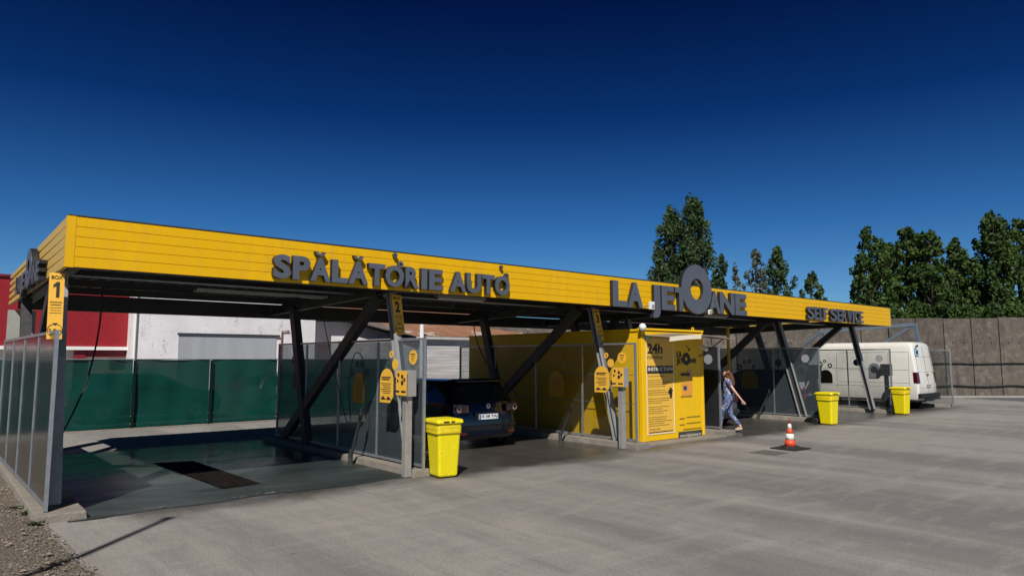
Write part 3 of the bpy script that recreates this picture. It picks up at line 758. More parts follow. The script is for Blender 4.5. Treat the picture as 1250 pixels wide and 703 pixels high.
# ------------------------------------------------------------------ lance holders
def lance(x, y, ang, lab, hose=True, L=.85):
    t = thing('lance_holder', (x, y, 0), lab, 'spray lance', 'spray lances in floor holders')
    MB().tube([(0, 0, 0), (0, 0, .22)], .045, 12).build('socket', STEEL, t)
    d = Vector((0, -sin(ang), cos(ang)))
    a = Vector((0, 0, .10)); b = a + d*L
    MB().tube([a, b], [.028, .026], 10).build('lance_tube', STEEL, t)
    MB().tube([b-d*.05, b+d*.06, b+d*.16+Vector((0, .04, .02))], [.035, .04, .025], 8).build('trigger_gun', BLK, t)
    if hose:
        p = b+d*.16
        pts = [p, p+Vector((0, -.03, .22)), p+Vector((.05, .10, .9)), p+Vector((.0, .35, 1.0)), p+Vector((0, .55, .4)), p+Vector((0, .45, -.2)), p+Vector((0, .7, -.1)), p+Vector((-.3, 1.2, 1.9))]
        q = []
        for i in range(len(pts)-1):
            p0, p1, p2, p3 = pts[max(i-1, 0)], pts[i], pts[i+1], pts[min(i+2, len(pts)-1)]
            for s in np.linspace(0, 1, 6, endpoint=False):
                q.append(.5*((2*p1)+(-p0+p2)*s+(2*p0-5*p1+4*p2-p3)*s*s+(-p0+3*p1-3*p2+p3)*s**3))
        MB().tube(q+[pts[-1]], .009, 6).build('hose', RUB, t)
    return t
lance(6.12, 11.9, .42, 'black spray lance leaning in its floor holder at the first bay')
lance(11.62, 12.0, .50, 'short spray lance in its floor holder before the shaded yellow wall', hose=False, L=.75)
lance(20.9, 12.3, .5, 'thin spray lance leaning low behind the walking woman', hose=False, L=.8)
# ------------------------------------------------------------------ floor drain, manhole
GRATE = M('drain_black', (.005, .005, .005), .9, spec=.1)
t = thing('floor_drain', (3.7, 12.6, .006), 'long black floor drain grate in the wet first bay', 'drain')
g = MB(); g.add([(3.36, 14.4, .011), (4.02, 14.2, .011), (4.12, 11.0, .011), (3.52, 10.9, .011)], [(0, 1, 2, 3)]); g.build('pit_cover', GRATE, t, world=True)
g = MB()
for k in range(26):
    y = 11.0+k*.125; g.box(3.54-(y-10.8)*.05, 4.08-(y-10.8)*.03, y, y+.03, .013, .022)
g.build('grate_bar', M('grate_rust', (.022, .018, .016), .9, var=.6, scale=8, spec=.1), t, world=True)
t = thing('manhole_cover', (13.54, 7.75, .004), 'flat dark square manhole cover left of the cone', 'manhole')
g = MB(); g.box(-.30, .30, -.28, .28, 0, .005); o = g.build('cover', M('manhole_iron', (.12, .11, .10), .8, var=.3, scale=10), t)
# ------------------------------------------------------------------ traffic cone
CO = M('cone_orange', (.72, .075, .02), .5, var=.08); CW = M('cone_white', (.80, .76, .68), .5, var=.05)
t = thing('traffic_cone', (14.47, 7.78, 0), 'orange and white traffic cone on a square black base', 'traffic cone')
g = MB(); pts = [(-.34, -.28), (.32, -.31), (.34, .28), (-.30, .31)]
g.prism([(a, b, .004) for a, b in pts], (0, 0, .022)); g.build('base_mat', RUB, t, bevel=.006)
MB().lathe([(.20, .026), (.19, .06), (.155, .075)], n=8).build('base', RUB, t)
rad = lambda z: .125 - .105*(z-.06)/.52
for nm, z0, z1, m in (('cone_body', .06, .20, CO), ('reflective_band', .20, .33, CW), ('cone_body', .33, .43, CO), ('reflective_band', .43, .54, CW), ('cone_body', .54, .66, CO)):
    MB().lathe([(rad(z0)+(.002 if m == CW else 0), z0), (rad(z1)+(.002 if m == CW else 0), z1)]+([(.02, z1+.01)] if z1 > .65 else []), n=24).build(nm, m, t, smooth=True)
# ------------------------------------------------------------------ wheelie bins
def make_bin(lab, loc, rz):
    t = thing('wheelie_bin', loc, lab, 'bin', 'yellow wheelie bins in front of the bays', rz)
    def ringpts(w, d, z, yo=0., c=.05):
        out = []
        for sx, sy in ((1, -1), (1, 1), (-1, 1), (-1, -1)):
            a0 = {(1, -1): -pi/2, (1, 1): 0, (-1, 1): pi/2, (-1, -1): pi}[(sx, sy)]
            for k in range(4):
                a = a0+k*pi/6; out.append((sx*(w/2-c)+c*cos(a), sy*(d/2-c)+c*sin(a)+yo, z))
        return out
    def loft(rings, caps=True):
        g = MB(); n = len(rings[0]); vs = [v for r in rings for v in r]
        fs = [(i*n+k, i*n+(k+1) % n, (i+1)*n+(k+1) % n, (i+1)*n+k) for i in range(len(rings)-1) for k in range(n)]
        fs += [tuple(range(n))[::-1], tuple((len(rings)-1)*n+k for k in range(n))]
        return g.add(vs, fs)
    loft([ringpts(.40, .42, .03, -.02), ringpts(.42, .44, .05, -.02), ringpts(.50, .56, .82)]).build('body', YBIN, t, smooth=False)
    # sagging liner bag, wrinkled
    rs = []
    for k in range(9):
        z = .97-k*.025; rr = ringpts(.535+.012*sin(k*1.9), .60+.012*cos(k*2.1), z, 0, .06)
        rs.append([(x*(1+.012*noise.noise(Vector((x*14, y*14, z*30)))), y*(1+.015*noise.noise(Vector((x*13, y*17, z*25)))), z+.018*noise.noise(Vector((x*6, y*6, 4)))) for x, y, z in rr])
    loft(rs).build('liner_bag', M('liner_yellow', (.80, .62, .01), .3, var=.12, scale=14, bmp=.8), t, smooth=True)
    lid = loft([ringpts(.58, .64, .965, -.01), ringpts(.59, .65, .985, -.01), ringpts(.56, .62, 1.03, -.01), ringpts(.40, .46, 1.045, -.01)]).build('lid', YBIN, t, smooth=False)
    g = MB(); g.box(-.24, .24, .30, .36, .955, 1.0); g.build('hinge', YBIN, lid, bevel=.01)
    g = MB(); g.box(-.16, -.04, -.345, -.333, .985, 1.008); g.box(.0, .08, -.345, -.333, .985, 1.008); g.build('lid_emblem', INK, lid)
    for sx in (-1, 1):
        w_ = MB().lathe([(.03, -.03), (.10, -.03), (.105, -.015), (.105, .015), (.10, .03), (.03, .03)], (sx*.29, .33, .105), 'x', 22).build('wheel', RUB, t, smooth=False)
        MB().lathe([(.045, -.034), (.045, .034)], (sx*.29, .33, .105), 'x', 12).build('hub', BLK, w_)
    MB().tube([(-.27, .33, .105), (.27, .33, .105)], .012).build('axle', GALV, t)
    g = MB(); g.box(-.20, .20, .20, .37, .10, .20); g.box(-.18, .18, .235, .27, .2, .80); g.build('axle_housing', BLK, t)
    return t
b0 = make_bin('large yellow wheelie bin nearest the camera, left of the dark car', (6.71, 9.74, 0), radians(2))
b0.scale = (.84, .84, .92); b0.rotation_euler.z = radians(-8)
for loc, rz, lab in (((20.62, 9.86, 0), radians(-5), 'yellow wheelie bin between the cone and the white van'), ((26.35, 9.98, 0), radians(-5), 'rightmost yellow wheelie bin just in front of the white van')):
    c = copy_tree(b0); c.location = loc;  c.rotation_euler.z = rz; c['label'] = lab
# ------------------------------------------------------------------ yellow cabin
cx0, cx1, cy0, cy1, cz0, cz1 = 12.62, 14.98, 10.3, 17.0, .055, 2.585
t = thing('vending_cabin', (13.8, 13.6, .055), 'yellow container cabin with instructions poster and LA JETOANE logo', 'cabin')
MB().box(cx0, cx1, cy0, cy1, cz0, cz1).build('shell', YBOX, t, world=True, bevel=.012)
g = MB(); g.box(cx0-.03, cx0+.09, cy0-.012, cy0+.10, cz0-.0, cz1+.02); g.box(cx1-.06, cx1+.02, cy0-.012, cy0+.10, cz0, cz1+.02)
g.build('corner_post', YBOX, t, world=True, bevel=.01)
g = MB(); g.box(cx0-.03, cx1+.03, cy0-.025, cy0+.12, cz1+.022, cz1+.07); g.box(cx0-.03, cx0+.06, cy0+.13, cy1, cz1+.002, cz1+.05); g.build('roof_rim', YBOX, t, world=True)
PW = cy0-.004
def onf(px, py): return PY(px, py, cy0)
def rectf(px0, py0, px1, py1, mat, name, d=.004, parent=t, yy=PW):
    a, b = onf(px0, (py0+py1)/2), onf(px1, (py0+py1)/2); z1 = onf((px0+px1)/2, py0).z; z0 = onf((px0+px1)/2, py1).z
    return MB().box(a.x, b.x, yy-d, yy, z0, z1).build(name, mat, parent, world=True)
def textf(s, px0, py0, px1, py1, mat, name, yy=PW-.004, off=.0, parent=t):
    a, b = onf(px0, (py0+py1)/2), onf(px1, (py0+py1)/2); z1 = onf((px0+px1)/2, py0).z; z0 = onf((px0+px1)/2, py1).z
    return text_mb(s, (a.x, yy, z0), (b.x, yy, z1), NY, .003, off).build(name, mat, parent, world=True)
YPO = M('poster_yellow', (.80, .47, .06), .5, var=.04)
X0, X1 = onf(789, 480).x, onf(822.5, 480).x; Z1 = 2.40; Z0 = .20
MB().box(X0, X1, PW-.004, PW, Z0, Z1).build('poster', YPO, t, world=True)
g = MB(); f_ = .022
g.box(X0, X1, PW-.009, PW-.0045, Z1-f_, Z1); g.box(X0, X1, PW-.009, PW-.0045, Z0, Z0+f_); g.box(X0, X0+f_, PW-.009, PW-.0045, Z0+f_, Z1-f_); g.box(X1-f_, X1, PW-.009, PW-.0045, Z0+f_, Z1-f_)
g.build('poster_border', CREAM, t, world=True)
W_ = X1-X0
def pt(s, a, b, z0, z1, mat=INK, off=.0, nm='lettering'): return text_mb(s, (X0+W_*a, PW-.0045, z0), (X0+W_*b, PW-.0045, z1), NY, .003, off).build(nm, mat, t, world=True)
pt('24h', .05, .60, 2.06, 2.30, off=.03); pt('nonstop', .05, .60, 1.91, 2.02)
MB().box(X0+W_*.03, X0+W_*.99, PW-.0075, PW-.0045, 1.60, 1.78).build('banner', INK, t, world=True)
text_mb('INSTRUCȚIUNI', (X0+W_*.06, PW-.008, 1.635), (X0+W_*.96, PW-.008, 1.75), NY, .003, .012).build('lettering', CREAM, t, world=True)
g = MB()
zz = 1.53
for k in range(20):
    if k in (1, 5, 8, 11, 15): zz -= .045
    wd = R.uniform(.45, .85) if k else .55
    x = X0+W_*.06
    while x < X0+W_*(.06+wd):      # illegible words
        l = R.uniform(.03, .09); g.box(x, x+l, PW-.0065, PW-.0045, zz, zz+.016); x += l+.018
    zz -= .048
g.build('small_print', INKS, t, world=True)
pt('ATENȚIE', .07, .45, .29, .335); 
g = MB(); g.box(X0+W_*.06, X0+W_*.93, PW-.0065, PW-.0045, .24, .262); g.build('small_print', INK, t, world=True)
# door handle
g = MB(); p = onf(818, 478); g.box(p.x-.03, p.x+.03, PW-.03, PW-.005, p.z-.13, p.z+.10); g.box(p.x-.11, p.x+.03, PW-.06, PW-.031, p.z+.01, p.z+.05); g.build('door_handle', BLK, t, world=True, bevel=.005)
# logo
rectf(786.5, 408.5, 793.5, 415.5, M('sticker_teal', (.05, .28, .32), .4), 'sticker'); rectf(788, 410.5, 792, 413.5, M('sticker_pale', (.35, .6, .6), .4), 'sticker', yy=PW-.005, d=.002)
textf('LA', 825.8, 428.5, 832, 436.5, INK, 'logo_lettering', off=.03); textf('JET', 825.8, 437.5, 834, 446, INK, 'logo_lettering', off=.03); textf('ANE', 841, 437.5, 849.5, 443, INK, 'logo_lettering', off=.03)
c = onf(837.5, 438); MB().ring((c.x, PW, c.z), (1, 0, 0), (0, 0, 1), .055, .155, (0, -.005, 0), 30).build('logo_ring', INK, t, world=True)
for px, py, r in ((841, 426.5, .04), (838, 423, .026)):
    c = onf(px, py); MB().ring((c.x, PW, c.z), (1, 0, 0), (0, 0, 1), r*.45, r, (0, -.005, 0), 16).build('logo_ring', INK, t, world=True)
rectf(831, 455.5, 841, 458.5, BLK, 'coin_slot', .03); rectf(831.5, 466, 845, 483, M('notice_orange', (.75, .33, .05), .5), 'notice'); rectf(834, 471, 838, 476, M('notice_blue', (.02, .05, .15), .5), 'notice_symbol', yy=PW-.005, d=.002)
rectf(839, 451, 844, 461, M('notice_pink', (.72, .32, .16), .5), 'notice')
textf('Lavă / Polishare', 829.5, 510, 854, 514, INKS, 'lettering') if False else None
g = MB()
for px0, px1, py in ((829.5, 836, 511), (838, 854.5, 509), (829.5, 836, 518.5), (838, 855, 516.5), (831, 845, 484), (834, 856, 524)):
    a = onf(px0, py); b = onf(px1, py); x = a.x
    while x < b.x: l = min(R.uniform(.02, .05), b.x-x); g.box(x, x+l, PW-.003, PW, a.z-.018, a.z+.012); x += l+.014
g.build('small_print', INKS, t, world=True)
rectf(828, 525.5, 857, 535.5, M('banner_grey', (.05, .055, .05), .5), 'banner'); textf('www.lajetoane.ro', 829.5, 528, 855.5, 533.5, M('banner_ink', (.5, .48, .38), .5), 'lettering', off=.01)
# lifting eyes
g = MB()
for x in (12.72, 14.75): g.ring((x, cy0+.1, cz1+.10), (1, 0, 0), (0, 0, 1), .03, .05, (0, .02, 0), 14)
g.build('lifting_eye', YBOX, t, world=True)
p = (12.55, 10.22, 2.66)
l_ = thing('bulkhead_lamp', p, 'round white lamp on the front left top corner of the cabin', 'lamp')
MB().lathe([(.05, -.06), (.085, -.02), (.085, .03), (.055, .08), (.02, .095)], n=16).build('lamp_dome', WHITE, l_, smooth=True); MB().lathe([(.09, -.065), (.09, -.058)], n=16).build('lamp_base', GALV, l_)
# awning over the cabin door
aw = thing('door_awning', (14, 9.9, 2.45), 'pale curved awning over the cabin front right', 'awning')
g = MB(); n = 20; vs = []
ax0, ax1 = 12.66, 15.3
for k in range(n+1):
    s = k/n; x = ax0+(ax1-ax0)*s
    z = 2.40 + .14*sin(pi*s)*.55
    for y, dz in ((9.56, 0), (10.27, .06)):
        vs += [(x, y, z+dz), (x, y, z+dz+.02)]
g.add(vs, sum([[(4*k, 4*k+2, 4*k+6, 4*k+4), (4*k+1, 4*k+5, 4*k+7, 4*k+3), (4*k, 4*k+4, 4*k+5, 4*k+1), (4*k+2, 4*k+3, 4*k+7, 4*k+6)] for k in range(n)], []))
g.build('awning_sheet', M('awning_film', (.26, .21, .17), .5, var=.1), aw, world=True)
g = MB()
for k in range(9):
    s0, s1 = k/n, (k+1)/n; xa, xb = ax0+(ax1-ax0)*s0, ax0+(ax1-ax0)*s1; za, zb = 2.40+.077*sin(pi*s0), 2.40+.077*sin(pi*s1)
    g.add([(xa, 9.54, za-.07), (xb, 9.54, zb-.07), (xb, 9.54, zb+.03), (xa, 9.54, za+.03), (xa, 9.556, za-.07), (xb, 9.556, zb-.07), (xb, 9.556, zb+.03), (xa, 9.556, za+.03)], [(0, 1, 2, 3), (4, 7, 6, 5), (3, 2, 6, 7), (0, 4, 5, 1)])
g.build('front_valance', CREAM, aw, world=True)
for x in (14.85,): MB().tube([(x, 9.62, 2.41), (x, 10.29, 2.0)], .014).build('stay', BLK, aw, world=True)
# CCTV camera
cc = thing('security_camera', (14.75, 10.12, 2.25), 'small white security camera under the awning', 'camera')
MB().tube([(14.75, 10.29, 2.27), (14.75, 10.12, 2.25)], .014).build('mount', WHITE, cc, world=True)
MB().tube([(14.75, 10.16, 2.22), (14.70, 9.98, 2.16)], .045, 12).build('camera_body', WHITE, cc, world=True)
# yellow post at bay 4 rear
yp = thing('yellow_post', (17.6, 11.1, 0), 'slender yellow post behind the walking woman', 'post')
p = PX(893, 440, 21.2)
yp.location = (p.x-.4, p.y-.15, 0); MB().tube([(0, 0, 0), (0, 0, 3.0)], .05, 12).build('post_tube', YEL, yp); MB().box(-.1, .1, -.1, .1, 0, .015).build('base_plate', YEL, yp)
# ------------------------------------------------------------------ vehicles
GLASS = M('car_glass', (.012, .016, .018), .04, var=.05, coat=.3)
CHROME = M('chrome', (.7, .7, .7), .12, .9, var=.05)
LRED = M('lens_red', (.07, .0015, .003), .12, var=.1, coat=1.); LCLEAR = M('lens_clear', (.30, .22, .22), .12, var=.1, coat=1.)
PLATE = M('plate_white', (.70, .72, .74), .4, var=.04); PBLUE = M('plate_blue', (.03, .10, .40), .4)
def superring(hw, y0, y1, z, cr, cf, ns=14, ne=7, bow=.04):
    """plan outline: rear edge y0, front edge y1, half width hw, corner radii cr (rear), cf (front)"""
    pts = []
    def arc(cx, cy, r, a0, a1, n):
        return [(cx+r*cos(a), cy+r*sin(a), z) for a in np.linspace(a0, a1, n)]
    # rear-left corner .. going counter-clockwise from rear middle
    rear = [(x, y0 - bow*(1-(x/hw)**2), z) for x in np.linspace(-hw+cr, hw-cr, ne)]
    pts += rear[:-1] + arc(hw-cr, y0+cr, cr, -pi/2, 0, 5)[:-1]
    side = [(hw, y, z) for y in np.linspace(y0+cr, y1-cf, ns)]
    pts += side[:-1] + arc(hw-cf, y1-cf, cf, 0, pi/2, 5)[:-1]
    front = [(x, y1 + bow*(1-(x/hw)**2), z) for x in np.linspace(hw-cf, -hw+cf, ne)]
    pts += front[:-1] + arc(-hw+cf, y1-cf, cf, pi/2, pi, 5)[:-1]
    side = [(-hw, y, z) for y in np.linspace(y1-cf, y0+cr, ns)]
    pts += side[:-1] + arc(-hw+cr, y0+cr, cr, pi, 1.5*pi, 5)[:-1]
    return pts
NS, NE = 14, 7
def car(name, loc, lab, paint, levels, gl=(3, 4), rz=0., pillars=(4, 5, 9), group=None, plate='IS 08 TAJ', lights='round', wheelr=.32, wb=(.72, 3.3), extra=None, emblem=True, cat='car', doorlines=True):
    """levels: (z, halfwidth, y_rear, y_front, cr, cf); rear at y=0, nose at +y; gl = ring indices between which the glass band lies"""
    t = thing(name, loc, lab, cat, group, rz)
    rings = [superring(hw, y0, y1, z, cr, cf, NS, NE) for z, hw, y0, y1, cr, cf in levels]
    n = len(rings[0]); 
    body, glass = MB(), MB()
    vs = [v for r in rings for v in r]; body.v = list(vs); glass.v = list(vs)
    re = NE-1; c = 4; sd = NS-1
    iR = (0, re); iS1 = (re+c, re+c+sd); iF = (iS1[1]+c, iS1[1]+c+re); iS2 = (iF[1]+c, iF[1]+c+sd)
    for i in range(len(rings)-1):
        for k in range(n):
            q = (i*n+k, i*n+(k+1) % n, (i+1)*n+(k+1) % n, (i+1)*n+k)
            isg = False
            if gl and gl[0] <= i < gl[1]:
                if iR[0] <= k < iR[1] and 'r' in (extra or 'rsf'): isg = True
                if iF[0]-2 <= k < iF[1]+2: isg = True
                for a, rev in ((iS1, 0), (iS2, 1)):
                    if a[0] <= k < a[1]:
                        j = k-a[0] if not rev else a[1]-1-k
                        if j not in pillars and 's' in (extra or 'rsf'): isg = True
            (glass if isg else body).f.append(q)
    top = tuple((len(rings)-1)*n+k for k in range(n)); body.f.append(top); body.f.append(tuple(range(n))[::-1])
    def clean(m):
        used = sorted({i for f in m.f for i in f}); mp = {u: i for i, u in enumerate(used)}
        m.v = [m.v[u] for u in used]; m.f = [tuple(mp[i] for i in f) for f in m.f]; return m
    bo = clean(body).build('body', paint, t, smooth=True)
    md = bo.modifiers.new('es', 'EDGE_SPLIT'); md.split_angle = radians(38)
    if glass.f: clean(glass).build('windows', GLASS, t, smooth=True)
    hw = max(l[1] for l in levels)
    for y in wb:
        for s in (-1, 1):
            x = s*(hw-.10)
            MB().lathe([(wheelr+.07, -.02), (wheelr+.07, .0)], (s*(hw-.012)+(.02 if s > 0 else 0), y, wheelr+.01), 'x', 28).build('wheel_arch', BLK, t) 
            w_ = MB().lathe([(wheelr*.6, -.10), (wheelr*.95, -.10), (wheelr, -.07), (wheelr, .07), (wheelr*.95, .10), (wheelr*.6, .10)], (x+s*.02, y, wheelr), 'x', 28).build('wheel', RUB, t)
            g = MB().lathe([(wheelr*.62, -.105), (wheelr*.66, -.108), (wheelr*.62, -.111)], (x+s*.02+(.216 if s > 0 else 0), y, wheelr), 'x', 24)
            for q in range(7):
                a = q*2*pi/7; e = Vector((0, cos(a), sin(a)))*wheelr*.6; cc = Vector((x+s*.132, y, wheelr)); g.obox(cc, cc+e, .02, .045)
            g.build('rim', GALV, w_)
    return t
BLUE = M('car_dark_blue', (.002, .005, .011), .2, .2, var=.1, coat=.8, scale=1.)
golf_levels = [(.22, .80, .10, 4.0, .14, .25), (.30, .865, .02, 4.15, .16, .35), (.55, .88, -.01, 4.2, .16, .40), (.74, .88, .04, 4.18, .15, .45), (.92, .87, .07, 4.02, .14, .45),
               (1.00, .855, .10, 3.30, .14, .35), (1.36, .72, .30, 2.55, .16, .3), (1.45, .66, .36, 2.35, .2, .3), (1.485, .55, .48, 2.15, .2, .3)]
gf = car('parked_car', (9.42, 12.02, 0), 'dark blue hatchback seen from behind in the second bay', BLUE, golf_levels, gl=(5, 6), pillars=(0, 4, 9), wb=(.70, 3.28))
def P_(name, mb, mat, par, **k): return mb.build(name, mat, par, **k)
for s in (-1, 1):
    g = MB(); g.prism([(s*.88, .015, .80), (s*.72, -.015, .78), (s*.70, -.02, .98), (s*.87, .03, .98)], (0, .05, 0)); lt = P_('tail_light', g, LRED, gf)
    MB().lathe([(.012, -.05), (.070, -.05), (.076, -.02)], (s*.765, .015, .885), 'y', 22).build('lens', LCLEAR, lt)
    MB().lathe([(.035, -.062), (.04, -.052)], (s*.765, .015, .885), 'y', 16).build('lens', LRED, lt)
    g = MB(); g.prism([(s*.70, -.02, .80), (s*.52, -.035, .80), (s*.51, -.035, .96), (s*.70, -.02, .97)], (0, .05, 0)); lt = P_('tail_light', g, LRED, gf)
    MB().lathe([(.012, -.045), (.052, -.045), (.058, -.02)], (s*.60, 0, .875), 'y', 22).build('lens', LCLEAR, lt)
    MB().lathe([(.034, -.056), (.038, -.047)], (s*.60, 0, .875), 'y', 16).build('lens', LRED, lt)
    g = MB(); g.box(-.09, .09, -.02, .02, -.028, .028); g.v = [(x+s*.66, y-.03, z+.36) for x, y, z in g.v]; P_('rear_reflector', g, LRED, gf)
    g = MB(); g.box(-.06, .06, -.06, .05, -.055, .055); g.v = [(x+s*.93, y+2.75, z+1.04) for x, y, z in g.v]; P_('mirror', g, BLUE, gf, bevel=.02)
def plate(t, y, z, txt, w=.26):
    p = MB().box(-w, w, y-.012, y, z-.055, z+.055).build('number_plate', PLATE, t)
    MB().box(-w+.004, -w+.045, y-.015, y-.0125, z-.05, z+.05).build('plate_band', PBLUE, p)
    text_mb(txt, (-w+.065, y-.0125, z-.036), (w-.02, y-.0125, z+.036), NY, .003, .02).build('plate_lettering', INK, p)
plate(gf, -.055, .70, 'IS 08 TAJ')
MB().box(-.34, .34, -.045, .02, .63, .79).build('plate_recess', M('car_black', (.004, .005, .008), .4), gf)
MB().ring((0, -.04, .92), (1, 0, 0), (0, 0, 1), .042, .052, (0, -.012, 0), 22).build('emblem', CHROME, gf)
g = MB(); 
for a, b in (((-.034, .945), (-.012, .89)), ((-.012, .89), (0, .915)), ((0, .915), (.012, .89)), ((.012, .89), (.034, .945))): g.obox((a[0], -.046, a[1]), (b[0], -.046, b[1]), .008, .008, Vector((0, 1, 0)))
g.build('emblem', CHROME, gf)
g = MB(); g.box(-.78, .78, -.075, -.045, .50, .53); g.build('bumper_strip', BLUE, gf, bevel=.008)
g = MB(); g.prism([(-.62, .26, 1.44), (.62, .26, 1.44), (.60, .50, 1.49), (-.60, .50, 1.49)], (0, 0, .015)); g.build('roof_spoiler', BLUE, gf)
g = MB(); g.tube([(-.05, .12, 1.05), (.38, .14, 1.10)], .010); g.build('rear_wiper', BLK, gf)
for s in (-1, 1):
    MB().box(-.14, .14, -.05, .05, 0, .5).build('seat', BLK, gf).location = (s*.35, 1.6, .75)
# grey car beside the woman
GREYC = M('car_grey', (.10, .10, .11), .3, .5, var=.1, coat=.6)
sed = [(.24, .78, .08, 4.1, .14, .25), (.32, .84, .0, 4.3, .16, .35), (.60, .85, -.02, 4.35, .18, .40), (.82, .84, .04, 4.3, .16, .45), (.95, .83, .10, 4.1, .16, .45),
       (1.02, .80, .35, 3.2, .16, .35), (1.34, .66, .95, 2.55, .16, .3), (1.40, .60, 1.05, 2.3, .2, .3), (1.42, .5, 1.2, 2.1, .2, .3)]
gc = car('parked_car', (17.42, 11.35, 0), 'grey car half hidden behind the woman, number plate showing', GREYC, sed, gl=(5, 6), pillars=(0, 4, 9))
for s in (-1, 1):
    g = MB(); g.prism([(s*.84, .02, .70), (s*.56, -.03, .70), (s*.55, -.02, .92), (s*.83, .05, .92)], (0, .05, 0)); P_('tail_light', g, LRED, gc)
plate(gc, -.06, .60, 'IS 12 LAV')
MB().box(-.72, .72, -.09, -.04, .38, .50).build('bumper_strip', M('car_trim', (.03, .03, .03), .5), gc, bevel=.01)
# dark estate in the fourth bay, seen through the screen
suv = [(z*1.05, hw*1.03, y0, y1, a, b) for z, hw, y0, y1, a, b in golf_levels]
BLKC = M('car_black_paint', (.010, .010, .012), .3, .2, var=.1, coat=.6)
sv = car('parked_car', (23.9, 12.1, 0), 'black car dimly visible through the screen behind the cone', BLKC, suv, gl=(5, 6), pillars=(0, 4, 9), wheelr=.34)
for s in (-1, 1):
    g = MB(); g.prism([(s*.90, .02, .85), (s*.66, -.02, .85), (s*.65, -.02, 1.02), (s*.88, .05, 1.02)], (0, .05, 0)); P_('tail_light', g, LRED, sv)
plate(sv, -.055, .72, 'B 77 MAR')
# two cars behind the netting
for x, rz, lab, m in ((3.4, -pi/2, 'car parked behind the green netting, left silhouette', GREYC), (8.6, -pi/2+.05, 'car parked behind the green netting, right silhouette', M('car_silver', (.3, .3, .32), .3, .5, coat=.5))):
    c = car('parked_car', (x, 24.6, 0), lab, m, golf_levels, gl=(5, 6), pillars=(0, 4, 9), rz=rz, group='cars behind the green netting')
# ------------------------------------------------------------------ white van
VAN = M('van_white', (.74, .72, .66), .3, var=.05, coat=.5, scale=1.2, dirt=((.35, .30, .24), .3))
vl = [(.34, .92, .06, 5.2, .07, .3), (.42, .96, .0, 5.3, .07, .35), (1.0, .97, .0, 5.3, .07, .4), (1.25, .965, .03, 4.9, .07, .4), (1.95, .93, .12, 4.3, .07, .35), (2.40, .90, .17, 4.0, .08, .3), (2.53, .84, .21, 3.9, .12, .3), (2.60, .72, .30, 3.8, .2, .3)]
vn = car('delivery_van', (30.25, 10.45, 0), 'tall white panel van with its rear doors facing the yard', VAN, vl, gl=(3, 4), pillars=tuple(range(0, 10)), wheelr=.34, wb=(.95, 4.2), extra='f', cat='van')
SEAM = M('door_seam', (.10, .09, .085), .7)
def vy(z): # rear face y at height z
    for a, b in zip(vl, vl[1:]):
        if a[0] <= z <= b[0]: return a[2]+(b[2]-a[2])*(z-a[0])/(b[0]-a[0])
    return .2
def vx(z):
    for a, b in zip(vl, vl[1:]):
        if a[0] <= z <= b[0]: return a[1]+(b[1]-a[1])*(z-a[0])/(b[0]-a[0])
    return .9
g = MB()
zs = [.5, .75, 1.0, 1.25, 1.6, 1.95, 2.2, 2.4]
for xx, wdt in ((0, .014), (-.74, .010), (.74, .010)):
    for a, b in zip(zs, zs[1:]): g.obox((xx, vy(a)-.042*(1-(xx/.95)**2)-.002, a), (xx, vy(b)-.042*(1-(xx/.95)**2)-.002, b), wdt, .006)
for z in (.80, 1.42, 2.02):
    for s in (-1, 1): g.obox((s*.03, vy(z)-.042, z), (s*.72, vy(z)-.018, z), .006, .012, Vector((0, 1, 0)))
g.build('rear_door_seam', SEAM, vn)
for s in (-1, 1):
    g = MB()
    def sline(y0, z0, y1, z1, w_=.010):
        g.obox((s*(vx(z0)+.001), y0, z0), (s*(vx(z1)+.001), y1, z1), .005, w_)
    for yy in (.30, 1.05, 2.05, 3.10):
        for a, b in zip(zs[1:], zs[2:-1]): sline(yy, a, yy, b)
    for z in (1.0, 1.5, 2.2):
        sline(.30, z, 1.05, z) if z > .9 else None; sline(1.15, z, 3.0, z)
    g.build('side_seam', SEAM, vn)
    g = MB(); g.prism([(s*.965, .0, 1.00), (s*.965, .14, 1.0), (s*.945, .17, 1.42), (s*.945, .04, 1.42)], (s*.018, 0, 0)); g.prism([(s*.97, -.02, 1.0), (s*.80, -.035, 1.0), (s*.79, .01, 1.42), (s*.945, .03, 1.42)], (0, .03, 0)); lt = g.build('tail_light', LRED, vn, bevel=.008)
MB().box(-.96, .96, -.12, .02, .42, .60).build('bumper', BLK, vn, bevel=.02)
MB().box(-.70, .70, -.22, -.12, .36, .42).build('step', BLK, vn)
MB().box(-.965, .965, .1, 5.0, .28, .36).build('sill', BLK, vn)
plate(vn, -.052, .90, 'IS 05 VAN', .22)
vn.children[-1].location.x = -.38
MB().box(-.05, .03, -.02, .06, 1.25, 1.35).build('door_handle', BLK, vn)
MB().box(.08, .22, -.02, .06, 1.30, 1.33).build('door_handle', BLK, vn)
g = MB(); g.prism([(-.78, .115, 2.06), (-.48, .10, 2.06), (-.48, .135, 2.32), (-.78, .145, 2.32)], (0, -.012, 0)); g.v = [(x, y-.02, z) for x, y, z in g.v]; g.build('sticker', M('sticker_blue', (.25, .5, .65), .4), vn)
MB().box(-.71, -.55, .075, .09, 2.12, 2.26).build('sticker', INK, vn)
g = MB(); g.tube([(-.60, .12, 2.42), (-.66, .04, 2.46), (-.74, .06, 2.40)], .03); g.build('rear_camera', BLK, vn)
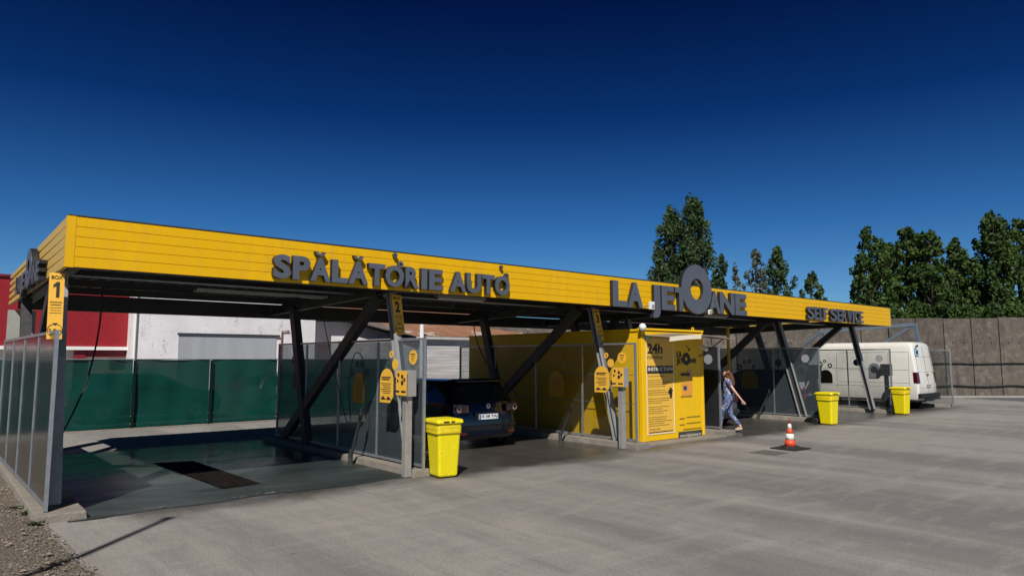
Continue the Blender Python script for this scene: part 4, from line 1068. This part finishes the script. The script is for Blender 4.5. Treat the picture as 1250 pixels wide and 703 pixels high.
# ------------------------------------------------------------------ people
def skinned(name, joints, mat, parent, sub=1, root=0):
    """joints: dict name->(pos, radius or (rx,ry), parentname)"""
    keys = list(joints); idx = {k: i for i, k in enumerate(keys)}
    me = bpy.data.meshes.new(name)
    me.from_pydata([tuple(joints[k][0]) for k in keys], [(idx[k], idx[joints[k][2]]) for k in keys if joints[k][2]], [])
    o = bpy.data.objects.new(name, me); COL.objects.link(o)
    o.modifiers.new('skin', 'SKIN')
    for i, k in enumerate(keys):
        r = joints[k][1]; sv_ = me.skin_vertices[0].data[i]; sv_.radius = (r, r) if not hasattr(r, '__len__') else r; sv_.use_root = (i == root)
    s = o.modifiers.new('s', 'SUBSURF'); s.levels = sub+1; s.render_levels = sub+1
    dg = bpy.context.evaluated_depsgraph_get(); dg.update()
    m2 = bpy.data.meshes.new_from_object(o.evaluated_get(dg)); m2.materials.clear(); m2.materials.append(mat)
    m2.polygons.foreach_set('use_smooth', [True]*len(m2.polygons))
    bpy.data.objects.remove(o)
    o = bpy.data.objects.new(name, m2); COL.objects.link(o); o.parent = parent
    return o
def person(loc, rz, lab, h, top, bottom, hair, shoes, pose, woman=True):
    t = thing('person', loc, lab, 'person', rz=rz)
    k = h/1.66
    V = lambda x, y, z: Vector((x*k, y*k, z*k))
    lf, rf, lk, rk, lh, rh, le, re_ = pose      # feet, knees, hands, elbows (x forward, y left)
    J = {}
    J['pelvis'] = (V(0, 0, .90), (.115*k, .135*k), None)
    J['waist'] = (V(.0, 0, 1.05), (.09*k, .112*k), 'pelvis')
    J['chest'] = (V(.01, 0, 1.24), (.10*k, .13*k), 'waist')
    J['neck0'] = (V(.01, 0, 1.39), (.058*k, .07*k), 'chest'); J['neck'] = (V(.03, 0, 1.45), .046*k, 'neck0')
    J['head'] = (V(.045, 0, 1.545), (.082*k, .072*k), 'neck'); J['crown'] = (V(.035, 0, 1.61), (.066*k, .06*k), 'head')
    J['nose'] = (V(.135, 0, 1.53), .010*k, 'head')
    for s, n_, hd, el in ((1, 'l', lh, le), (-1, 'r', rh, re_)):
        J['sh'+n_] = (V(.0, s*.165, 1.345), .047*k, 'neck0')
        J['el'+n_] = (V(*el), .036*k, 'sh'+n_); J['wr'+n_] = (V(*hd), .025*k, 'el'+n_)
        d = (V(*hd)-V(*el)).normalized(); side = Vector((0, s, 0))
        pb = V(*hd)+d*.045*k; J['palm'+n_] = (pb, (.034*k, .020*k), 'wr'+n_)
        u = d.cross(side).normalized()
        for q, (of, L) in enumerate(((-.026, .065), (-.009, .078), (.009, .074), (.026, .058))):
            a = pb+u*of*k+d*.03*k; b_ = a+d*L*.55*k; c_ = b_+(d*.8-side*.4).normalized()*L*.5*k
            J[f'fa{q}{n_}'] = (a, .010*k, 'palm'+n_); J[f'fb{q}{n_}'] = (b_, .009*k, f'fa{q}{n_}'); J[f'fc{q}{n_}'] = (c_, .007*k, f'fb{q}{n_}')
        a = pb+u*.035*k; J['th'+n_] = (a+d*.01*k, .011*k, 'palm'+n_); J['tt'+n_] = (a+u*.025*k+d*.035*k, .008*k, 'th'+n_)
    for s, n_, ft, kn in ((1, 'l', lf, lk), (-1, 'r', rf, rk)):
        J['hip'+n_] = (V(0, s*.085, .84), .095*k, 'pelvis'); J['kn'+n_] = (V(*kn), .055*k, 'hip'+n_)
        J['an'+n_] = (V(*ft), .036*k, 'kn'+n_); J['toe'+n_] = (V(ft[0]+.14, ft[1], max(.02, ft[2]-.055)), .028*k, 'an'+n_)
    skinned('body', J, SKIN, t, 1)
    T = {}
    T['a'] = (V(0, 0, .80), (.165*k, .180*k), None); T['a2'] = (V(0, 0, .92), (.165*k, .180*k), 'a'); T['b'] = (V(0, 0, 1.05), (.150*k, .165*k), 'a2'); T['c'] = (V(.01, 0, 1.24), (.145*k, .168*k), 'b'); T['d'] = (V(.01, 0, 1.37), (.075*k, .11*k), 'c')
    for s, n_, el in ((1, 'l', le), (-1, 'r', re_)):
        a = V(.0, s*.165, 1.345); b_ = a.lerp(V(*el), .55); T['s'+n_] = (a, .066*k, 'd'); T['e'+n_] = (b_, .062*k, 's'+n_)
    skinned('top', T, top, t, 1)
    B = {'p': (V(0, 0, .93), (.150*k, .170*k), None)}
    B['q'] = (V(0, 0, 1.06), (.135*k, .150*k), 'p')
    for s, n_, ft, kn in ((1, 'l', lf, lk), (-1, 'r', rf, rk)):
        B['h'+n_] = (V(0, s*.088, .82), .108*k, 'p'); B['k'+n_] = (V(*kn), .078*k, 'h'+n_); f2 = V(*kn).lerp(V(*ft), .86 if woman else .9); B['f'+n_] = (f2, .060*k, 'k'+n_)
    skinned('trousers', B, bottom, t, 1)
    for ft in (lf, rf):
        g = MB(); a = V(ft[0], ft[1], ft[2]); z = max(.0, ft[2]-.075)
        S = {'a': (V(ft[0]-.03, ft[1], ft[2]-.035), .042*k, None), 'b': (V(ft[0]+.08, ft[1], max(.032, ft[2]-.06)), .036*k, 'a'), 'c': (V(ft[0]+.17, ft[1], max(.03, ft[2]-.07)), .028*k, 'b')}
        skinned('shoe', S, shoes, t, 1)
    Hh = {'a': (V(.0, 0, 1.585), (.108*k, .100*k), None), 'tp': (V(.045, 0, 1.615), (.088*k, .085*k), 'a'), 'b': (V(-.045, 0, 1.53), (.07*k, .075*k), 'a')}
    if woman: Hh['c'] = (V(-.085, 0, 1.42), (.062*k, .085*k), 'b'); Hh['d'] = (V(-.115, 0, 1.28), (.045*k, .07*k), 'c'); Hh['e'] = (V(-.12, 0, 1.20), (.02*k, .04*k), 'd')
    if woman:
        for s in (-1, 1): Hh['e%d' % s] = (V(.015, s*.062, 1.53), .040*k, 'a'); Hh['f%d' % s] = (V(-.01, s*.085, 1.44), .040*k, 'e%d' % s); Hh['g%d' % s] = (V(.0, s*.095, 1.35), .028*k, 'f%d' % s)
    skinned('hair', Hh, hair, t, 1)
    g = MB()
    for s in (-1, 1): g.lathe([(.004, 0), (.010, .004), (.004, .008)], V(.118, s*.032, 1.555), 'x', 8)
    g.build('eyes', M('eye_dark', (.02, .015, .012), .3), t)
    MB().box(.118*k, .124*k, -.024*k, .024*k, 1.492*k, 1.500*k).build('mouth', M('lips', (.35, .10, .09), .5), t)
    return t
def _floral():
    m, nt, b, out = newmat('floral_blue')
    v = coords(nt); n1 = noi(nt, v, 16, 3, .6, 1.2); n2 = noi(nt, v, 11, 3, .6, 2.)
    c = mix(nt, ramp(nt, n1, [(.50, 0.), (.56, 1.)]), (.035, .065, .17), (.10, .16, .36))
    c = mix(nt, ramp(nt, n2, [(.56, 0.), (.60, 1.)]), c, (.55, .50, .50))
    c = mix(nt, ramp(nt, noi(nt, v, 19, 2), [(.62, 0.), (.66, .9)]), c, (.30, .10, .06))
    nt.links.new(c, b.inputs['Base Color']); b.inputs['Roughness'].default_value = .8
    return m
FLO = _floral()
face_left = atan2(-RT.y, -RT.x)
pose = ((.24, .06, .085), (-.30, -.05, .13), (.20, .075, .49), (-.02, -.07, .47), (-.34, .23, .86), (.04, -.22, .82), (-.16, .24, 1.10), (-.02, -.22, 1.09))
# she walks to the left; camera sees her left side
wm = person((16.56, 10.60, 0), face_left-.35, 'woman with long brown hair in blue floral trousers and top, walking left', 1.66, FLO, FLO, M('hair_brown', (.13, .055, .02), .4, var=.3, scale=20), M('shoe_cream', (.55, .48, .38), .6), pose)
MB().lathe([(.150, 1.03), (.153, 1.06), (.150, 1.09)], n=20).build('belt', BLK, wm)
pose2 = ((.03, .10, .08), (-.02, -.10, .08), (.03, .10, .48), (.02, -.10, .48), (.16, .22, .92), (.18, -.20, .98), (-.02, .26, 1.10), (-.03, -.25, 1.10))
person((22.35, 11.6, 0), face_left+.9, 'person in a white shirt and red shorts behind the screen near the cone', 1.74, M('shirt_white', (.75, .75, .76), .8), M('shorts_red', (.55, .03, .05), .8), M('hair_dark', (.02, .015, .012), .5), M('shoe_dark', (.04, .04, .05), .6), pose2, woman=False)
# ------------------------------------------------------------------ netting fence
t = thing('netting_fence', (5, 21.6, 0), 'dark green netting fence behind the first bay', 'fence')
x = -14.; xs_p = []
while x < 13.2:
    x1 = min(x+2.05, 13.2)
    g = MB(); nn = 14; vs = []
    for i in range(nn+1):
        xx = x+.03+(x1-x-.06)*i/nn
        for j in range(9):
            z = .06+(1.86+.025*noise.noise(Vector((xx*.8, 0, 3))))*j/8
            y = 21.64+.09*noise.noise(Vector((xx*2.2, z*.9, 5)))+.03*sin(pi*i/nn)*sin(pi*j/8)*(1+noise.noise(Vector((xx*1.5, z*2, 0)))) 
            vs.append((xx, y, z))
    g.add(vs, [(i*9+j, (i+1)*9+j, (i+1)*9+j+1, i*9+j+1) for i in range(nn) for j in range(8)])
    g.build('netting', NET, t, world=True, smooth=True)
    MB().box(x-.035, x+.035, 21.55, 21.59, 0, 1.90).build('post', M('fence_post_green', (.002, .016, .013), .8, spec=.1), t, world=True)
    x = x1
MB().tube([(-14, 21.62, 1.93), (13.2, 21.62, 1.93)], .012).build('top_wire', GALV, t, world=True)
g = MB(); g.box(-14, 13.2, 21.45, 21.8, -.01, .04); g.build('kerb', KERB, kind='structure')
# ------------------------------------------------------------------ background buildings
t = thing('red_building', (-4, 36, 0), 'low red clad building behind the fence at left', 'building')
MB().box(-30, 6.6, 33.2, 45, 2.42, 5.15).build('cladding', RED, t, world=True)
MB().box(-30, 6.6, 33.35, 45, 0, 2.4).build('wall', CREAM, t, world=True)
MB().box(-30, 6.62, 33.05, 33.198, 2.30, 2.44).build('trim', WHITE, t, world=True)
g = MB()
for k in range(-30, 6, 1): g.box(k*1.2+.6, k*1.2+.612, 33.19, 33.199, 2.45, 5.15) if -30 < k*1.2 < 6.2 else None
g.build('cladding_joint', DRED, t, world=True)
MB().box(-30, 6.62, 33.1, 33.2, 5.152, 5.22).build('coping', DRED, t, world=True)
MB().box(4.6, 5.0, 33.2, 33.34, 0, 2.29).build('pillar', DRED, t, world=True)
MB().box(5.02, 6.58, 33.25, 33.34, 2.02, 2.28).build('lintel', DRED, t, world=True)
wn = MB().box(2.6, 3.8, 33.28, 33.34, .8, 2.0).build('window', M('window_dark', (.05, .055, .05), .15), t, world=True)
wn = MB().box(-1.4, .9, 33.28, 33.34, .8, 2.0).build('window', MATS['window_dark'], t, world=True)
MB().box(5.9, 6.5, 33.28, 33.33, 1.55, 1.95).build('panel_brown', M('panel_brown', (.28, .17, .11), .7), t, world=True)
t = thing('white_warehouse', (10, 36, 0), 'stained white rendered building with a grey roller door', 'building')
MB().box(6.5, 14.6, 32.4, 44, 0, 6.2).build('wall', WALLW, t, world=True)
dl, dr = PY(218, 410, 32.4).x, PY(337, 410, 32.4).x
MB().box(dl, dr, 32.36, 32.399, 0, 3.0).build('roller_door', M('door_grey', (.33, .345, .37), .6, var=.12, scale=.8, stretch=(3, 1, .3)), t, world=True)
g = MB(); g.box(dl-.05, dr+.15, 32.28, 32.398, 3.0, 3.06); g.build('door_hood', STEEL, t, world=True)
g = MB(); g.tube([(12.85, 32.33, 0), (12.9, 32.33, 3.25), (13.25, 32.33, 3.27)], .035, 8); g.build('rusty_pipe', M('pipe_rust', (.22, .07, .04), .8), t, world=True)
g = MB(); g.tube([(6.6, 32.3, 0), (6.6, 32.3, 6)], .045, 8); g.build('downpipe', WHITE, t, world=True)
t = thing('white_annex', (18, 38, 0), 'lower pale annex wall with a sloping grey eave', 'building')
pe = [(14.6, 3.95), (17.3, 3.95), (20.4, 3.30), (22.5, 2.95)]
g = MB(); g.prism([(14.62, 34.4, 0), (22.5, 34.4, 0), (22.5, 34.4, 2.9), (20.4, 34.4, 3.25), (17.3, 34.4, 3.9), (14.62, 34.4, 3.9)], (0, 6, 0)); g.build('wall', WALLW, t, world=True)
g = MB()
for (xa, za), (xb, zb) in zip(pe, pe[1:]): g.add([(xa, 33.8, za), (xb, 33.8, zb), (xb, 40.4, zb), (xa, 40.4, za), (xa, 33.8, za+.06), (xb, 33.8, zb+.06), (xb, 40.4, zb+.06), (xa, 40.4, za+.06)], [(0, 3, 2, 1), (4, 5, 6, 7), (0, 1, 5, 4), (2, 3, 7, 6), (1, 2, 6, 5), (0, 4, 7, 3)])
g.build('roof', GREYROOF, t, world=True)
t = thing('grey_roofed_house', (24, 44, 0), 'house roof of dull grey tiles beyond the annex', 'building')
MB().box(18, 31, 42, 50, 0, 3.6).build('wall', WALLW, t, world=True)
g = MB(); g.prism([(17.5, 41.5, 3.5), (17.5, 50.5, 3.5), (17.5, 46, 7.0)], (14, 0, 0)); g.build('roof', GREYROOF, t, world=True)
t = thing('plank_shed', (20, 30, 0), 'weathered white plank shed under a rusty sheet roof', 'shed')
MB().box(16.6, 24.4, 26.0, 34, 0, 2.88).build('wall', PLANK, t, world=True)
g = MB(); kx = []; x = 16.2
while x < 24.9: kx += [(x, 0), (x+.10, .04)]; x += .2
k = len(kx); vs = [(a, 25.75, 2.93+b) for a, b in kx] + [(a+.0, 33.0, 4.55+b) for a, b in kx]
g.add(vs, [(i, i+1, k+i+1, k+i) for i in range(k-1)]); g.build('roof', RUST, t, world=True)
MB().box(16.3, 24.7, 25.78, 25.82, 2.80, 2.91).build('fascia_board', M('old_white', (.5, .48, .46), .8), t, world=True)
p = PY(515, 404, 25.4)
t = thing('white_pipe', (p.x, 25.4, 0), 'short white vent pipe in front of the shed roof', 'pipe')
MB().tube([(0, 0, 0), (0, 0, 3.7)], .09, 10).build('pipe_tube', WHITE, t); MB().lathe([(.12, 3.7), (.12, 3.78), (.02, 3.84)], n=12).build('cap', WHITE, t)
# ------------------------------------------------------------------ concrete wall
WD = Vector((-.76, .65, 0)).normalized(); WN = Vector((-WD.y, WD.x, 0)); WN = WN if WN.dot(Vector((-.7, -.7, 0))) > 0 else -WN
W0 = Vector((43.0, 10.4, 0))
t = thing('concrete_wall', W0, 'tall brown-grey precast concrete panel wall at the right', 'wall')
s = -16.
while s < 27:
    wd = 1.42 if s < 7 else 2.15
    zt = 4.05-.012*s + R.uniform(-.04, .04)
    a = W0+WD*(s+.02); b = W0+WD*(s+wd-.02); off = R.uniform(-.012, .012)
    q = WN*off
    g = MB()
    for z0, z1 in ((0, zt),):
        g.prism([a+q+Vector((0, 0, z0)), b+q+Vector((0, 0, z0)), b+q+Vector((0, 0, z1)), a+q+Vector((0, 0, z1))], -WN*.18)
    g.build('wall_panel', CWALL, t, world=True, bevel=.01)
    g = MB()
    for u_ in (.3, .7):
        c = a.lerp(b, u_)+q+Vector((0, 0, 2.75)); g.obox(c+WN*.001-Vector((0, 0, .05)), c+WN*.001+Vector((0, 0, .05)), .05, .01, WD)
    g.build('lifting_hole', BLK, t, world=True)
    s += wd
g = MB(); a = W0+WD*-16-WN*.2; b = W0+WD*27-WN*.2; g.prism([a, b, b+Vector((0, 0, 3.4)), a+Vector((0, 0, 3.4))], -WN*.1); g.build('wall_core', BLK, t, world=True)
def wallpt(s, z, o=.06): return W0+WD*s+WN*o+Vector((0, 0, z))
for z, lab in ((1.70, 'upper black cable strung along the concrete wall'), (.55, 'lower black cable sagging along the concrete wall')):
    g = MB(); pts = [wallpt(s_, z+.03*sin(s_*2.2)*(.4 if z > 1 else 1)+.02*noise.noise(Vector((s_, z, 0)))) for s_ in np.linspace(-12, 5, 60)]
    g.tube(pts, .03 if z > 1 else .035, 6); o = g.build('wall_cable', RUB); tag(o, lab, 'cable')
g = MB(); a, b, c2, d = wallpt(-17, .004, .62), wallpt(3.6, .004, .62), wallpt(2.6, .004, 4.6), wallpt(-17, .004, 4.9); g.add([a, b, c2, d], [(0, 1, 2, 3)])
g.build('road', M('asphalt_lane', (.10, .10, .105), .9, var=.3, scale=1.5), kind='structure')
g = MB(); g.prism([wallpt(-16, 0, .01), wallpt(27, 0, .01), wallpt(27, 0, .5), wallpt(-16, 0, .5)], (0, 0, .06)); g.build('kerb', M('pale_kerb', (.34, .32, .29), .9), kind='structure')
# steel portal frame beyond the van
t = thing('steel_portal_frame', (35, 14, 0), 'bluish galvanised steel portal frame beyond the white van', 'frame')
BST = M('blue_steel', (.20, .25, .30), .45, .4, var=.2)
a = PY(1003, 408, 18.2); b = PY(1117, 395, 14.2); c_ = PY(1085, 400, 14.2); 
Pt = PY(1116, 396, 12.3); Pl = PX(1001, 405, Pt.x-.6)
g = MB(); g.obox(Pt, Pl, .14, .16, Vector((0, 0, 1))); g.build('beam', BST, t, world=True)
for q, nm in ((Pt, 'leg'), (Pl, 'leg')):
    g = MB(); g.obox(q+Vector((0, 0, .06)), (q.x+.45, q.y-.35, 0), .16, .16); g.build('leg', BST, t, world=True)
    g = MB(); g.obox(q+Vector((.0, .0, -.02)), (q.x+.0, q.y+.9, 2.6) if q is Pl else (q.x-.1, q.y+1.6, 2.5), .12, .12); g.build('strut', BST, t, world=True)
# lamp post outside the frame at left whose shadow crosses the yard
t = thing('lamp_post', (-3.25, 3.15, 0), 'slim lamp post standing left of the frame, its shadow on the yard', 'lamp post')
MB().tube([(0, 0, 0), (0, 0, 8.25)], [.06, .045], 12).build('pole', GALVM, t)
MB().box(-.06, .06, -.05, .05, 8.25, 8.33).build('lamp_head', GALV, t)
# ------------------------------------------------------------------ trees
rng = np.random.default_rng(5)
def leafmesh(name, centres, radii, n, size, mat, parent, up=.0):
    """n leaves scattered through the clumps; each a folded quad"""
    C_ = np.array(centres); Rr = np.array(radii); wts = Rr[:, 0]*Rr[:, 2]; wts = wts/wts.sum()
    ci = rng.choice(len(C_), n, p=wts)
    d = rng.normal(size=(n, 3)); d /= np.linalg.norm(d, axis=1)[:, None]; rr = rng.random(n)**.45
    p = C_[ci] + d*Rr[ci]*rr[:, None]
    a = rng.normal(size=(n, 3)); a /= np.linalg.norm(a, axis=1)[:, None]
    b = np.cross(a, rng.normal(size=(n, 3))); b /= np.linalg.norm(b, axis=1)[:, None]
    s = size*rng.uniform(.6, 1.3, n)[:, None]
    v = np.stack([p-a*s, p+b*s*.55, p+a*s, p-b*s*.55], 1).reshape(-1, 3)
    me = bpy.data.meshes.new(name); me.vertices.add(4*n); me.vertices.foreach_set('co', v.ravel())
    me.loops.add(4*n); me.loops.foreach_set('vertex_index', np.arange(4*n)); me.polygons.add(n)
    me.polygons.foreach_set('loop_start', np.arange(0, 4*n, 4)); me.polygons.foreach_set('loop_total', np.full(n, 4)); me.update()
    at = me.attributes.new('tone', 'FLOAT', 'FACE'); ct = rng.random(len(C_)); at.data.foreach_set('value', np.clip(ct[ci]*.7+rng.random(n)*.4, 0, 1))
    me.materials.append(mat); o = bpy.data.objects.new(name, me); COL.objects.link(o); o.parent = parent; return o
def tree(loc, h, w, lab, mat, name='tree', n=9000, size=.17, style='poplar', seed=0, base=.12, group=None, nclump=90, seeds=None):
    t = thing(name, loc, lab, 'tree', group)
    nclump = int(nclump*1.8); n = int(n*.85); rs = random.Random(seed); cs, rds = [], []; g = MB()
    g.tube([(0, 0, 0), (.1, 0, h*.4), (0, .1, h*.75), (0, 0, h*.93)], [h*.016+.05, h*.012+.03, h*.006+.02, .01], 8)
    for k in range(nclump):
        s = rs.random()**.85; z = h*(base+(1-base)*s)
        if style == 'poplar': env = w/2*(min(1, .35+1.9*s)*(1-s**2.4)**.75+.05)
        elif style == 'spire': env = w/2*(1-s)**.8*(1)+.05
        else: env = w/2*(sin(pi*min(1, .16+s*.80))**.6*(1-.25*s))
        a = rs.uniform(0, 2*pi); r = env*rs.random()**.5*(1+.45*noise.noise(Vector((a*1.3+seed, s*5, seed))))
        cr = (h*.031 + w*.038)*rs.uniform(.45, 1.25)*(1-.35*s)
        c = (r*cos(a), r*sin(a), z); cs.append(c); rds.append((cr*.8, cr*.8, cr*(1.45 if style != 'broad' else 1.0)))
        if k % 3 == 0:
            z0 = max(h*.06, z-r*1.2-h*.05); g.tube([(0, 0, z0), (r*cos(a)*.5, r*sin(a)*.5, z0+(z-z0)*.4), c], [h*.005+.015, h*.003+.01, .008], 5)
    g.build('trunk', BARK, t); leafmesh('crown', cs, rds, n, size, mat, t)
    return t
def at(px, dist):      # ground point in the direction of pixel column px at distance dist along the view
    d = ray(px, 437); d = Vector((d.x, d.y, 0)); f = Vector((cos(YAW), sin(YAW), 0)); return CAM.xy.to_3d() + d*(dist/d.dot(f))
def hz(py, dist): return H + (437.5-py)/F*dist
D = 62
tree(at(851, D), hz(240, D), 5.2, 'tallest poplar rising behind the big letter O', LEAF1, 'poplar_tree', 15000, .17, 'poplar', 3, .1, nclump=130)
tree(at(822, D+1.5), hz(253, D+1.5), 4.4, 'poplar just left of the tallest one behind the sign', LEAF1, 'poplar_tree', 12000, .17, 'poplar', 8, .1, nclump=110)
tree(at(807, D-1), hz(318, D), 3.0, 'short bushy poplar at the left foot of the tall poplars', LEAF1, 'poplar_tree', 5000, .17, 'poplar', 9, .1, nclump=60)
tree(at(884, D), hz(312, D), 2.4, 'slim young poplar right of the big letter O', LEAF1, 'poplar_tree', 4500, .15, 'poplar', 12, .1, nclump=50)
tree(at(901, D), hz(325, D), 1.6, 'thin pale sapling between the poplars', LEAF3, 'poplar_tree', 1500, .15, 'spire', 13, .1, nclump=36)
tree(at(927, D), hz(308, D), 3.2, 'pale sparse poplar above the canopy edge', LEAF3, 'poplar_tree', 4500, .15, 'poplar', 14, .1, nclump=70)
tree(at(953, D), hz(303, D), 3.4, 'small green poplar right of the pale sparse one', LEAF1, 'poplar_tree', 6500, .15, 'poplar', 15, .1, nclump=70)
tree(at(995, D), hz(333, D), 3.0, 'lowest pointed tree left of the dense tree row', LEAF1, 'poplar_tree', 5000, .15, 'poplar', 16, .1, nclump=50)
D = 52
for k, (px, py, w_, n_, lab, sd, st) in enumerate([
    (1068, 280, 3.9, 9000, 'loose airy tree at the left end of the dense row', 21, 'poplar'), (1090, 298, 4.2, 10000, 'mid height tree second in the dense row', 22, 'broad'),
    (1116, 279, 4.6, 14000, 'leafy tree third in the dense row with a rounded top', 23, 'broad'), (1142, 283, 4.2, 12000, 'leafy tree in the middle of the dense row', 24, 'broad'),
    (1174, 296, 4.4, 12000, 'pointed darker tree fifth in the dense row', 25, 'poplar'), (1197, 318, 4.0, 9000, 'low tree filling the gap before the tall right tree', 26, 'broad'),
    (1222, 262, 5.0, 17000, 'tall tree at the right edge of the picture', 27, 'poplar'), (1252, 268, 5.4, 15000, 'tall tree cut by the right edge of the picture', 28, 'broad'), (1052, 345, 3.0, 5000, 'low shrubby tree just behind the canopy right end', 29, 'broad')]):
    tree(at(px, D+(k % 3)*1.5), hz(py, D+(k % 3)*1.5), w_, lab, LEAF2, 'broadleaf_tree', n_, .16, st, sd, .05, nclump=110)
# bushes behind the wall top
for k, (px, lab) in enumerate([(1105, 'bush spilling over the wall behind the canopy end'), (1130, 'bush above the wall left of its midpoint'), (1155, 'bush hanging over the concrete wall with a gap below'), (1185, 'bush above the wall under the pointed dark tree'), (1215, 'bush above the wall right of centre'), (1245, 'bush above the wall at the right edge')]):
    p = at(px, 38.5+(k % 2)); b = thing('bush', p, lab, 'bush', 'bushes behind the concrete wall')
    cs = [(rng.uniform(-1.1, 1.1), rng.uniform(-.8, .8), rng.uniform(3.0, 4.7)) for _ in range(26)]
    g = MB(); g.tube([(0, 0, 0), (0, 0, 3.6)], [.08, .03], 6); [g.tube([(0, 0, 2.2), c], [.03, .008], 4) for c in cs[::3]]; g.build('stems', BARK, b)
    leafmesh('foliage', cs, [(.5, .5, .45)]*26, 5200, .11, LEAF2, b)
# ------------------------------------------------------------------ render
SC.render.engine = 'CYCLES'
SC.cycles.max_bounces = 8; SC.cycles.transparent_max_bounces = 16
SC.render.resolution_x = 1024; SC.render.resolution_y = 575
